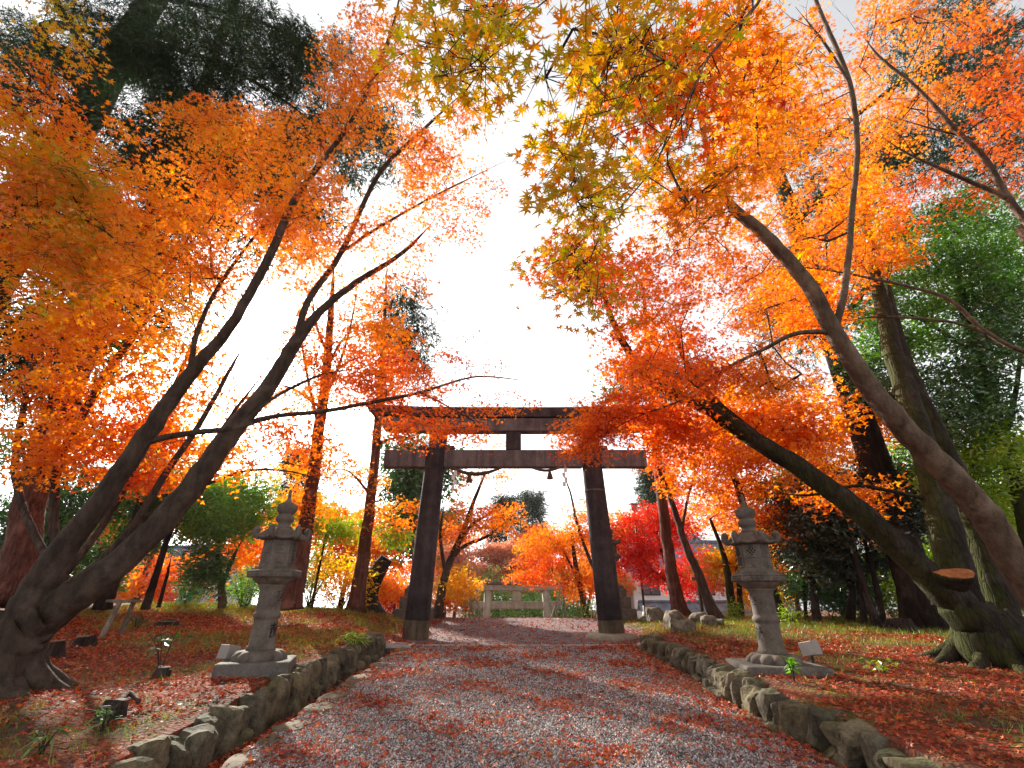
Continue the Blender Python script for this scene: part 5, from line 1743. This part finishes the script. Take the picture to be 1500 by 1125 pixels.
tree('maple_tree', 'orange maple with thin dark stems just left of the right gate column', 'maple tree', 'bark', [
    ('trunk', [(860, 906, 21, 15), (852, 870, 21, 12), (842, 820, 21, 9), (838, 780, 21, 6)]),
    ('branch', [(880, 850, 20, 9), (862, 815, 20.4, 7), (845, 765, 20.6, 6), (835, 720, 20.8, 4), (822, 690, 21, 3)]),
    ('branch', [(850, 860, 21, 7), (835, 825, 21, 5), (815, 795, 21.2, 4), (790, 780, 21.4, 2)]),
], [('orange', 'maple_mid', 825, 790, 21, 60, 28, .9, 50), ('orange', 'maple_mid', 850, 850, 21, 40, 30, .9, 36), ('redor', 'maple_mid', 780, 845, 22, 36, 10, .6, 18), ('redor', 'maple_mid', 800, 820, 22, 50, 18, .8, 26), ('orange', 'maple_mid', 860, 760, 21, 40, 36, .9, 26), ('amber', 'maple_mid', 790, 800, 22, 36, 20, .8, 14)], 49, 'maples behind the gate', flare=.2)
tree('evergreen_tree', 'dark broadleaf evergreen standing behind the left gate column', 'evergreen tree', 'bark_dark', [
    ('trunk', [('W', -3.75, 20.5, -.9, .15), ('W', -3.7, 20.5, 2, .13), ('W', -3.6, 20.5, 5, .1), ('W', -3.5, 20.5, 7.5, .06)]),
], [('evergreen', 'broad_far', 600, 690, 20.5, 42, 60, 1, 44), ('evergreen', 'broad_far', 600, 770, 20.5, 38, 30, .9, 22), ('evergreen', 'broad_far', 660, 700, 20.5, 22, 50, .9, 6)], 50, None, 'broad', auto=True)
# left middle distance
tree('evergreen_tree', 'dark thin stemmed evergreen with green leaves behind the left maple, nearest the mesh screen', 'evergreen tree', 'bark_dark', [
    ('trunk', [(212, 893, 13.4, 18), (226, 850, 13.4, 15), (245, 790, 13.4, 12), (262, 740, 13.4, 8)]),
    ('stem', [(232, 890, 14, 8), (243, 850, 14, 7), (252, 810, 14, 5)]),
], [('bright', 'broad', 280, 740, 14, 80, 60, 1, 70), ('evergreen', 'broad', 210, 740, 14, 80, 70, 1, 60), ('evergreen', 'broad', 300, 830, 15, 40, 40, .8, 26), ('evergreen', 'broad', 180, 810, 15, 60, 30, .8, 12)], 51, 'green trees behind the left maple', 'broad', auto=True, flare=.2)
tree('evergreen_tree', 'small pale stemmed tree forking low with light green leaves left of the left lantern', 'evergreen tree', 'bark_light', [
    ('trunk', [(327, 890, 15.2, 18), (323, 850, 15.2, 14), (320, 810, 15.2, 11), (328, 770, 15.2, 8)]),
    ('branch', [(324, 862, 15.2, 10), (340, 820, 15.2, 8), (358, 785, 15.2, 5)]),
], [('bright', 'broad', 345, 745, 15.4, 50, 45, .9, 50), ('lime', 'broad', 380, 730, 15.6, 40, 40, .9, 20), ('bright', 'broad', 300, 760, 15.4, 40, 30, .8, 20)], 52, 'green trees behind the left maple', 'broad', auto=True, flare=.2)
tree('evergreen_tree', 'dark leafed evergreen low at the left edge behind the maple stems', 'evergreen tree', 'bark_dark', [
    ('trunk', [(148, 892, 13, 36), (165, 850, 13, 30), (190, 790, 13, 24), (205, 740, 13, 14)]),
    ('stem', [('W', -12, 13, -.3, .12), ('W', -12, 13, 2, .08)]),
], [('evergreen', 'broad', 50, 770, 13, 80, 60, 1, 60), ('evergreen', 'broad', 60, 640, 12.4, 80, 70, 1, 26), ('evergreen', 'broad', 200, 650, 13, 90, 50, 1, 20), ('evergreen', 'broad', 110, 720, 13.4, 60, 60, 1, 36), ('camellia', 'broad', 20, 840, 12, 50, 50, .9, 30), ('evergreen', 'broad', 130, 830, 15, 60, 40, .9, 22)], 53, 'green trees behind the left maple', 'broad', auto=True, flare=.2)
tree('maple_tree', 'orange maple with thin stems far behind the left lantern', 'maple tree', 'bark', [
    ('trunk', [('W', -8.0, 24, -1.4, .14), ('W', -7.8, 24, .4, .11), ('W', -7.6, 24, 2, .08)]),
    ('stem', [('W', -6.6, 24.4, -1.4, .1), ('W', -6.6, 24.4, .6, .08)]),
], [('orange', 'maple_far', 540, 810, 24, 60, 40, 1.2, 30), ('redor', 'maple_far', 500, 800, 24, 50, 40, 1.2, 22), ('orange', 'maple_far', 590, 800, 24, 40, 36, 1.2, 18), ('orange', 'maple_far', 470, 760, 23, 50, 30, 1.2, 14), ('orange', 'maple_far', 560, 860, 25, 40, 20, 1, 14)], 54, 'maples behind the gate', auto=True)
tree('maple_tree', 'red leaved small maple low left of the gate beyond the crest', 'maple tree', 'bark', [
    ('trunk', [('W', -6.6, 29, -2.0, .1), ('W', -6.5, 29, -.4, .07)]),
], [('red', 'maple_far', 580, 865, 29, 28, 14, .8, 12), ('red', 'maple_far', 560, 880, 29, 20, 10, .8, 6)], 55, 'maples behind the gate', auto=True)
tree('maple_tree', 'orange and red maple far left behind the thin evergreen stems', 'maple tree', 'bark', [
    ('trunk', [('W', -16, 22, -1.0, .16), ('W', -15.8, 22, 1, .12), ('W', -15.6, 22, 2.6, .08)]),
], [('redor', 'maple_far', 250, 840, 22, 60, 26, 1.2, 16), ('orange', 'maple_far', 190, 860, 22, 50, 20, 1.2, 12), ('orange', 'maple_far', 370, 800, 22, 50, 40, 1.2, 20), ('orange', 'maple_far', 300, 690, 20, 120, 40, 1.2, 24)], 56, 'maples behind the gate', auto=True)
tree('sapling', 'thin leaning sapling with light green leaves right of the left lantern', 'sapling', 'bark_dark', [
    ('trunk', [(456, 893, 15.4, 7), (464, 850, 15.4, 6), (474, 800, 15.4, 4), (480, 770, 15.4, 3)]),
], [('lime', 'maple_mid', 490, 775, 15.6, 55, 25, .8, 26), ('lime', 'maple_mid', 455, 745, 15.8, 30, 30, .8, 14), ('lime', 'maple_mid', 580, 785, 16, 32, 14, .6, 8)], 57, None, auto=True, flare=0)


def bush(name, label, px, py, Y, w, h, mat, n, seed, kind='bush', group=None):
    p = at(px, py, Y)
    z = hz(p[0], Y)
    rng = np.random.default_rng(seed)
    s = mpp(px, py, Y)
    t = thing(name, (p[0], Y, z), label, 'shrub', group)
    W, Hh = w * s, h * s
    tw, mb = MB(), MB()
    tm, size, K, R, ns, th = KIND[kind]
    u = rng.normal(size=(n, 3))
    u /= np.linalg.norm(u, axis=1, keepdims=True)
    u *= rng.random((n, 1)) ** .4
    pts = np.array([p[0], Y, z + Hh * .52]) + u * np.array([W / 2, W / 2.4, Hh / 2])
    prisms(tw, np.repeat([[p[0], Y, z - .05]], n, 0) + rng.normal(0, .04, (n, 3)) * [1, 1, 0], pts, np.full(n, .012), np.full(n, .004), 0, 5)
    tw.build('stem', M['twig'], t)
    ci = np.repeat(np.arange(n), K)
    off = rng.normal(0, R * .55, (len(ci), 3))
    pos = pts[ci] + off
    pos[:, 2] = np.maximum(pos[:, 2], z + .02)
    put_leaves(mb, pos, np.array([0, 0, 1.0]) + rng.normal(0, ns * .7, (len(ci), 3)), off + rng.normal(0, .1, off.shape), size * rng.uniform(.7, 1.3, len(ci)), tm)
    mb.build('foliage', M[mat], t)
    NLEAF[0] += len(ci)
    return t


bush('shrub', 'amber leaved bush beside the slim cedar left of the gate', 500, 865, 16.4, 90, 70, 'yellow', 26, 61, 'broad')
bush('shrub', 'bright green bush right behind the left lantern shaft', 455, 870, 15.8, 60, 80, 'bright', 26, 62, 'bush')
bush('shrub', 'dark green bush with dense leaves left of the left lantern', 360, 872, 15.4, 56, 50, 'bright', 26, 63, 'bush')
bush('shrub', 'low light green plant at the foot of the amber maple', 1080, 900, 15, 24, 22, 'lime', 6, 64, 'bush')
bush('shrub', 'low light green plant at the foot of the straight camellia', 1163, 908, 13.2, 26, 18, 'lime', 6, 65, 'bush')
bush('shrub', 'low yellow green shrub at the foot of the many-stemmed camellia', 1330, 905, 13.4, 70, 40, 'lime', 16, 66, 'bush')
bush('shrub', 'green shrub under the lime tree between camellia and mossy trunks', 1370, 880, 13.8, 60, 60, 'bright', 18, 67, 'bush')
bush('shrub', 'pale green shrub behind the right gate column foot', 868, 892, 20, 30, 30, 'bamboo', 10, 68, 'bush')
bush('shrub', 'low dark green shrub between the two left green trees', 270, 880, 16, 46, 34, 'evergreen', 14, 69, 'bush')

# ---------------- far trees
PROTO = {}


def far_maple(x, Y, h, w, mat, seed, label, group):
    z = hz(x, Y)
    rng = np.random.default_rng(seed)
    s = 1 / max(mpp(750, 800, Y), 1e-6)

    def px(p):
        # photo position of a world point
        X, Yy, Z = p
        d = Yy * CT + Z * ST
        return 750 + X / d * F, 562.5 - (-Yy * ST + Z * CT) / d * F
    bl = []
    for _ in range(7):
        c = (x + rng.uniform(-.35, .35) * w, Y + rng.uniform(-.25, .25) * w, z + h * rng.uniform(.35, .9))
        a, b = px(c)
        bl.append((mat, 'maple_far', a, b, c[1], w * .28 * s, h * .10 * s, w * .25, 18))
    return tree('maple_tree', label, 'maple tree', 'bark', [('trunk', [('W', x, Y, z - .1, .16), ('W', x + rng.uniform(-.3, .3), Y, z + h * .25, .13), ('W', x + rng.uniform(-.5, .5), Y, z + h * .5, .08), ('W', x + rng.uniform(-.5, .5), Y, z + h * .75, .04)])], bl, seed, group, auto=True)


def far_conifer(x, Y, h, w, label, seed, group, mat='conifer'):
    z = hz(x, Y)
    rng = np.random.default_rng(seed)
    t = thing('conifer_tree', (x, Y, z), label, 'conifer tree', group)
    mb = MB()
    tube(mb, [[x, Y, z - .1], [x, Y, z + h * .5], [x, Y, z + h]], [h * .02, h * .013, .02], 8)
    mb.build('trunk', M['bark_dark'], t)
    n = 120
    f = rng.random(n) ** .8
    a = rng.uniform(0, 2 * PI, n)
    r = (1 - f) * w / 2 * rng.uniform(.3, 1.05, n)
    P = np.stack([x + r * np.cos(a), Y + r * np.sin(a), z + h * (.14 + .86 * f)], 1)
    mb = MB()
    Cc = np.stack([np.full(n, x), np.full(n, Y), P[:, 2] + .1], 1)
    prisms(mb, Cc, P, np.full(n, .05), np.full(n, .01), 1, 4)
    K = 60
    ci = np.repeat(np.arange(n), K)
    off = rng.normal(0, 1, (n * K, 3)) * np.array([.6, .6, .32])
    pos = P[ci] + off
    out = np.stack([pos[:, 0] - x, pos[:, 1] - Y, np.full(n * K, -.6)], 1)
    put_leaves(mb, pos, np.array([0, 0, 1.]) + rng.normal(0, .5, (n * K, 3)), out, 1.0 * rng.uniform(.6, 1.3, n * K), 'fr', 0)
    mb.build('crown', [M[mat], M['bark_dark']], t)
    NLEAF[0] += n * K
    return t


GF = 'far maples beyond the gate'
far_maple(-4.2, 40, 7.5, 7, 'pink', 71, 'faded pink and brown maple far behind the small torii on its left', GF)
far_maple(6.0, 40, 8.0, 7, 'orange', 72, 'orange maple far behind the right end of the small torii', GF)
far_maple(1.5, 50, 10, 8, 'redor', 73, 'pinkish orange maple rising far behind the small torii', GF)
far_maple(-11, 36, 9, 9, 'orange', 74, 'large orange maple far left behind the broken trunk', GF)
far_maple(-18, 34, 9, 9, 'redor', 75, 'red orange maple far behind the left green trees', GF)
far_maple(14.5, 27, 7.5, 7, 'orange', 76, 'orange maple far behind the two dark camellias', GF)
far_maple(21, 27, 8, 8, 'amber', 77, 'amber maple far behind the mossy trunks', GF)
far_maple(-25, 30, 9, 9, 'orange', 78, 'orange maple farthest left beyond the bank', GF)
far_maple(-1.6, 44, 8.0, 6, 'pink', 171, 'faded pink maple far behind the left post of the small torii', GF)
far_maple(3.6, 46, 9.5, 7, 'orange', 172, 'orange maple far behind the right post of the small torii', GF)
far_maple(-7.5, 46, 10, 8, 'redor', 173, 'red orange maple far behind the dark evergreen at the left gate column', GF)
far_maple(9.5, 48, 11, 8, 'orange', 174, 'tall orange maple far behind the right gate column', GF)
GC = 'far conifers on the horizon'
far_conifer(-.6, 52, 13.0, 7, 'dark green conifer on the skyline above the small torii', 81, GC)
far_conifer(2.6, 62, 15.5, 7, 'blue green conifer behind the pinkish maple above the small torii', 82, GC)
far_conifer(-7.5, 58, 12.5, 9, 'wide dark conifer left of the skyline conifer above the small torii', 83, GC)
far_conifer(14, 46, 15, 9, 'tall dark conifer behind the white house', 84, GC)
far_conifer(-20, 44, 16, 9, 'tall dark conifer far left behind the cedar trunks', 85, GC)
far_conifer(24, 38, 15, 9, 'tall dark conifer far right behind the lime tree', 86, GC)
far_conifer(-30, 38, 16, 9, 'tall dark conifer at the far left edge', 87, GC)
# bamboo grove beyond the small torii
rng = np.random.default_rng(91)
mb = MB()
n = 150
x = rng.uniform(-3.5, 5.5, n)
Y = rng.uniform(37, 41, n)
h = rng.uniform(2.4, 5.2, n)
z = H(x, Y)
A = np.stack([x, Y, z], 1)
B = A + np.stack([rng.normal(0, .4, n), rng.normal(0, .4, n), h], 1)
prisms(mb, A, B, np.full(n, .03), np.full(n, .012), 1, 5)
K = 90
ci = np.repeat(np.arange(n), K)
f = rng.random(n * K) ** .7
pos = A[ci] * (1 - f[:, None]) + B[ci] * f[:, None] + rng.normal(0, .35, (n * K, 3))
put_leaves(mb, pos, np.array([0, -.3, 1.]) + rng.normal(0, .6, (n * K, 3)), np.stack([rng.normal(size=n * K), rng.normal(size=n * K), np.full(n * K, -.7)], 1), .26 * rng.uniform(.6, 1.3, n * K), 'ov')
tag(mb.build('bamboo_grove', [M['bamboo'], M['lime']], origin=(1, 39, -3.2)), 'light green bamboo thicket behind the small pale torii', 'bamboo', kind='stuff')

# ---------------- broken trunk, stumps
p = gpt(535, 893)
zb = p[2]
t = thing('broken_trunk', p, 'dark broken trunk snapped off in a slanting V beside the slim cedar', 'dead tree')
mb = MB()
rng = np.random.default_rng(5)
Yb = p[1]
tube(mb, catmull(np.array([p - [0, 0, .1], at(538, 868, Yb), at(548, 845, Yb), at(566, 817, Yb)]), 6), np.interp(np.linspace(0, 1, 19), [0, .2, .6, 1], np.array([24, 17, 14, 9]) * mpp(540, 860, Yb)), 16, rng, .10, .3)
mb.build('trunk', M['bark_dark'], t)
mb = MB()
tube(mb, catmull(np.array([at(540, 868, Yb), at(534, 850, Yb), at(534, 834, Yb)]), 5), np.linspace(13, 10, 11) * mpp(540, 860, Yb), 14, rng, .1)
mb.build('stub', M['bark_dark'], t)


def stump(px, py, w, h, label, seed, cut=True):
    p = gpt(px, py)
    s = mpp(px, py, p[1])
    rng = np.random.default_rng(seed)
    t = thing('tree_stump', p, label, 'tree stump')
    mb = MB()
    a = rng.uniform(-.2, .2, 2)
    tube(mb, [p - np.array([0, 0, .08]), p + np.array([a[0] * .1, a[1] * .1, h * s * .5]), p + np.array([a[0] * .2, a[1] * .2, h * s])], np.array([w * .62, w * .5, w * .46]) * s, 18, rng, .08, .3)
    mb.build('wood', M['bark_dark'], t)
    mb = MB()
    lathe(mb, p + np.array([a[0] * .2, a[1] * .2, h * s + .003]), [(w * .43 * s, 0), (w * .40 * s, .008)], 18)
    mb.build('cut_top', M['wood_grey'], t)


stump(160, 1052, 30, 20, 'dark cut stump with grey top near the lower left corner', 1)
stump(124, 946, 24, 12, 'low sawn stump on the red leaves below the wooden stand', 2)
stump(83, 962, 16, 20, 'dark rotten stump against the foot of the big left maple', 3)
stump(234, 992, 18, 12, 'small dark stump under the glossy leafed seedling', 4)
stump(236 + 9, 916, 26, 5, 'flat dark stump on the red leaves left of the left lantern', 6)
stump(1322, 925, 34, 16, 'dark stump at the foot of the many-stemmed camellia', 7)
# fallen stick
pa, pb, pc = gpt(170, 1036), gpt(186, 1024), gpt(203, 1031)
mb = MB()
tube(mb, catmull(np.array([pa + [0, 0, .01], pb + [0, 0, .05], pc + [0, 0, .02]]), 6), np.linspace(.03, .022, 13), 8, rng, .1)
tag(mb.build('fallen_stick', M['bark'], origin=pa, smooth=True), 'short crooked fallen stick on the red leaves beside the cut stump', 'stick')


def plant(px, py, label, nstem, h, leaf, mat, seed, tmpl='ov', spread=.25, nleaf=5):
    p = gpt(px, py)
    rng = np.random.default_rng(seed)
    t = thing('small_plant', p, label, 'plant')
    st, mb = MB(), MB()
    for i in range(nstem):
        a = rng.uniform(0, 2 * PI)
        tip = p + np.array([math.cos(a) * spread * rng.random(), math.sin(a) * spread * rng.random(), h * rng.uniform(.6, 1)])
        C = catmull(np.array([p - [0, 0, .03], (p + tip) / 2 + [0, 0, .1 * h], tip]), 4)
        tube(st, C, np.linspace(.006, .003, 9), 5)
        k = nleaf
        f = rng.uniform(.35, 1, k)
        pos = np.stack([np.interp(f, np.linspace(0, 1, 9), C[:, j]) for j in range(3)], 1)
        ang = rng.uniform(0, 2 * PI, k)
        dr = np.stack([np.cos(ang), np.sin(ang), rng.uniform(-.3, .5, k)], 1)
        put_leaves(mb, pos, np.array([0, 0, 1.]) + rng.normal(0, .4, (k, 3)), dr, leaf * rng.uniform(.7, 1.2, k), tmpl)
    st.build('stem', M['twig'], t)
    mb.build('foliage', M[mat], t)


plant(234, 985, 'glossy dark leafed seedling standing in the red leaves left of the left lantern', 4, .55, .17, 'evergreen', 1)
plant(198, 922, 'small dark shrublet with dull leaves in the red litter on the left', 10, .3, .08, 'evergreen', 2, nleaf=10)
plant(150, 1072, 'bamboo grass with long bright blades beside the cut stump', 6, .18, .17, 'bright', 3, 'bd', .14, 5)
plant(60, 1105, 'bamboo grass with long bright blades in the lower left corner', 5, .16, .17, 'bright', 4, 'bd', .16, 4)
plant(516, 950, 'tuft of yellow green broad grass at the left wall end by the drain', 26, .25, .22, 'lime', 5, 'bd', .25, 6)
plant(1164, 1000, 'thin green weed growing against the right lantern slab', 5, .3, .12, 'bright', 6, 'ov', .1, 6)
plant(1290, 985, 'loose green weeds in the litter between right lantern and mossy trunks', 9, .15, .1, 'lime', 7, 'ov', .4, 4)


# ================================================================== GROUND COVER
def scatter(n, xr, yr, seed, power=1.0):
    rng = np.random.default_rng(seed)
    Y = yr[0] + (yr[1] - yr[0]) * rng.random(n) ** power
    x = xr[0] + (xr[1] - xr[0]) * rng.random(n)
    return x, Y, rng


def visible(x, Y, z):
    d = Y * CT + z * ST
    u = 750 + x / d * F
    v = 562.5 - (-Y * ST + z * CT) / d * F
    return (u > -60) & (u < 1560) & (v < 1190)


def fallen():
    mb = MB()
    for n, yr, seed, tm, sz in ((150000, (3.8, 8.5), 1, 'm5', .055), (110000, (8.5, 14), 2, 'm3', .075), (70000, (14, 22), 3, 'm3', .10)):
        x, Y, rng = scatter(n, (-11, 11), yr, seed)
        z = H(x, Y)
        inp = (x > -2.3) & (x < 2.6)
        pl = .09 + .72 * np.clip(hashn(x, Y, 1.6, 3) * 1.3 + .35 * hashn(x, Y, 4.3, 1) - .05, 0, 1)   # drifts on the gravel
        edge = np.clip(1 - np.minimum(x + 2.3, 2.6 - x) / .7, 0, 1)
        edge_r = np.clip(1 - (2.6 - x) / .8, 0, 1)
        pl = np.clip(pl + .12 * edge + .55 * edge_r ** 1.5, 0, 1)
        far = np.clip((Y - 11.2) / .6, 0, 1)
        pl = pl * (1 - far) + far * .05
        g = hashn(x, Y, .9, 7)
        pb = np.clip(.36 - .7 * np.clip(g - .05, 0, 1), .05, 1)
        pb = np.where((x < 0) & (Y > 9.5), np.clip(pb + .28, 0, 1), pb)
        pb = np.where((x > 0) & (Y > 10), pb * .5, pb)
        prob = np.where(inp, pl, pb)
        wall = ((np.abs(x) > 2.55) & (np.abs(x) < 3.02) & (Y < 11))
        prob = np.where(wall, prob * .35, prob)
        ok = (rng.random(n) < prob) & visible(x, Y, z)
        x, Y, z = x[ok], Y[ok], z[ok]
        m = len(x)
        inp = inp[ok]
        pos = np.stack([x, Y, z + np.where(inp, .026, .004) + rng.random(m) * .022], 1)
        nrm = np.array([0, 0, 1.]) + rng.normal(0, .38, (m, 3))
        dr = rng.normal(size=(m, 3))
        put_leaves(mb, pos, nrm, dr, sz * rng.uniform(.6, 1.15, m), tm)
    o = mb.build('fallen_leaves', M['litter'], origin=(0, 8, -1))
    tag(o, 'red and brown fallen maple leaves strewn over banks and gravel', 'leaves', kind='stuff')
    # gathered in the gutter
    mb = MB()
    rng = np.random.default_rng(8)
    m = 5000
    Y = rng.uniform(4, 11, m)
    x = rng.uniform(-2.63, -2.34, m)
    pos = np.stack([x, Y, zpath(Y) - .15 + rng.random(m) * .05], 1)
    put_leaves(mb, pos, np.array([0, 0, 1.]) + rng.normal(0, .4, (m, 3)), rng.normal(size=(m, 3)), .06 * rng.uniform(.6, 1.2, m), 'm5')
    tag(mb.build('gutter_leaves', M['litter'], origin=(-2.5, 7, -1.2)), 'red leaves gathered in the narrow stone gutter', 'leaves', kind='stuff')


fallen()


def gravel_stones():
    rng = np.random.default_rng(77)
    n = 120000
    Y = 4.0 + 7.2 * rng.random(n) ** 1.6
    x = rng.uniform(-2.28, 2.57, n)
    z = H(x, Y) + .012 + .012 * hashn(x, Y, 1.2, 2)
    ok = visible(x, Y, z)
    x, Y, z = x[ok], Y[ok], z[ok]
    n = len(x)
    V = np.array([(1, 0, 0), (-1, 0, 0), (0, 1, 0), (0, -1, 0), (0, 0, 1), (0, 0, -1)], float)
    Fc = np.array([(0, 2, 4), (2, 1, 4), (1, 3, 4), (3, 0, 4), (2, 0, 5), (1, 2, 5), (3, 1, 5), (0, 3, 5)])
    a = rng.uniform(0, 6.28, n)
    sx, sy, sz = (rng.uniform(.006, .016, n) for _ in range(3))
    jit = rng.uniform(.75, 1.25, (n, 6, 3))
    W = V[None] * jit * np.stack([sx, sy, sz * .8], 1)[:, None]
    c, s_ = np.cos(a)[:, None], np.sin(a)[:, None]
    t = rng.normal(0, .5, n)[:, None]
    X2 = W[..., 0] * c - W[..., 1] * s_
    Y2 = W[..., 0] * s_ + W[..., 1] * c
    Z2 = W[..., 2] + X2 * t
    P = np.stack([X2 + x[:, None], Y2 + Y[:, None], Z2 + z[:, None] + .004], -1)
    mb = MB()
    mb.add(P.reshape(-1, 3), (Fc[None] + (np.arange(n) * 6)[:, None, None]).reshape(-1, 3))
    m, nt, out = nmat('gravel_stone')
    g = nt.nodes.new('ShaderNodeNewGeometry')
    r = ramp(nt, [(0, (.07, .063, .064)), (.4, (.205, .182, .178)), (.75, (.38, .335, .32)), (1, (.64, .58, .55))])
    nt.links.new(g.outputs['Random Per Island'], r.inputs[0])
    pbsdf(nt, out, r.outputs[0], .8, None, .25)
    tag(mb.build('gravel_stones', m, origin=(0, 7, -1.2)), 'loose grey gravel chips covering the path', 'gravel', kind='stuff')
    # windfall twigs on banks and path
    mb = MB()
    k = 900
    x = rng.uniform(-9, 9, k)
    Y = rng.uniform(4, 15, k)
    a = rng.uniform(0, 6.28, k)
    L = rng.uniform(.05, .22, k)
    x2, Y2 = x + np.cos(a) * L, Y + np.sin(a) * L
    prisms(mb, np.stack([x, Y, H(x, Y) + .03], 1), np.stack([x2, Y2, H(x2, Y2) + .035], 1), np.full(k, .004), np.full(k, .002), 0, 4)
    tag(mb.build('windfall_twigs', M['twig'], origin=(0, 8, -1)), 'thin fallen twigs scattered among the leaves', 'twigs', kind='stuff')


gravel_stones()


def grass():
    mb = MB()
    for n, yr, seed, sz, k in ((22000, (4, 9), 11, .09, 5), (30000, (9, 18), 12, .12, 6)):
        x, Y, rng = scatter(n, (-11, 11), yr, seed)
        z = H(x, Y)
        g = hashn(x, Y, .9, 7)
        pr = np.clip((g - .02) * 2.2, 0.03, 1) * .8
        crest = np.where(x < 0, np.exp(-((Y - 15.2) / 1.6) ** 2), np.exp(-((Y - 12.6) / 2.0) ** 2))
        pr = np.clip(pr + crest * .8, 0, 1)
        pr = np.where((x < -2.9) & (x > -5.6) & (Y > 8) & (Y < 10.2), np.maximum(pr, .75), pr)
        pr = np.where((x > -3.0) & (x < 3.3), 0, pr)
        ok = (rng.random(n) < pr) & visible(x, Y, z)
        x, Y = x[ok], Y[ok]
        x = np.repeat(x, k) + rng.normal(0, .05, len(x) * k)
        Y = np.repeat(Y, k) + rng.normal(0, .05, len(Y) * k)
        m = len(x)
        z = H(x, Y)
        dr = np.array([0, 0, 1.]) + rng.normal(0, .5, (m, 3))
        put_leaves(mb, np.stack([x, Y, z - .01], 1), rng.normal(size=(m, 3)), dr, sz * rng.uniform(.5, 1.3, m), 'bl')
    tag(mb.build('grass', M['grass'], origin=(0, 9, -.8)), 'short yellow green grass patches on the banks', 'grass', kind='stuff')


grass()

# ================================================================== AIR
def haze(dens):
    mb = MB()
    add_box(mb, (0, 45, 14.0), (190, 180, 40), 0)
    m, nt, out = nmat('haze_air')
    v = nt.nodes.new('ShaderNodeVolumePrincipled')
    v.inputs['Color'].default_value = (.97, .95, .98, 1)
    v.inputs['Density'].default_value = dens
    v.inputs['Anisotropy'].default_value = .45
    nt.links.new(v.outputs[0], out.inputs['Volume'])
    tag(mb.build('haze', m), 'thin pale haze hanging in the backlit air', 'haze', kind='stuff')


haze(.00018)
# ================================================================== LIGHT, SKY, CAMERA
sd = Vector(ray(375, 490)).normalized()
el = math.asin(sd.z)
az = math.atan2(sd.x, sd.y)
w = bpy.data.worlds.new('World')
SC.world = w
w.use_nodes = True
nt = w.node_tree
bg = nt.nodes['Background']
sky = nt.nodes.new('ShaderNodeTexSky')
sky.sky_type = 'NISHITA'
sky.sun_disc = False
sky.sun_elevation = el
sky.sun_rotation = az
sky.air_density = 1.0
sky.dust_density = 1.5
sky.ozone_density = 1.0
hs = nt.nodes.new('ShaderNodeHueSaturation')
hs.inputs['Saturation'].default_value = .08
nt.links.new(sky.outputs[0], hs.inputs['Color'])
nt.links.new(hs.outputs[0], bg.inputs[0])
bg.inputs[1].default_value = .125
L = bpy.data.lights.new('sun', 'SUN')
L.energy = 5.0
L.angle = math.radians(.9)
L.color = (1, .93, .82)
lo = bpy.data.objects.new('sun', L)
lo.rotation_euler = sd.to_track_quat('Z', 'Y').to_euler()
lo.location = (-20, 30, 25)
COL.objects.link(lo)

cam = bpy.data.cameras.new('camera')
cam.sensor_width = 36
cam.lens = 36 * F / 1500
cam.clip_start = .05
cam.clip_end = 2000
co = bpy.data.objects.new('camera', cam)
co.rotation_euler = (PI / 2 + TH, 0, 0)
COL.objects.link(co)
SC.camera = co
SC.view_settings.view_transform = 'Standard'
SC.view_settings.look = 'None'
SC.view_settings.gamma = 1
SC.view_settings.exposure = 1.4
SC.cycles.max_bounces = 8
SC.cycles.diffuse_bounces = 4
SC.cycles.transmission_bounces = 6
SC.cycles.transparent_max_bounces = 4
SC.cycles.caustics_reflective = False
SC.cycles.caustics_refractive = False
SC.cycles.use_denoising = True
print('leaves', NLEAF[0], 'faces', sum(len(m.polygons) for m in bpy.data.meshes))
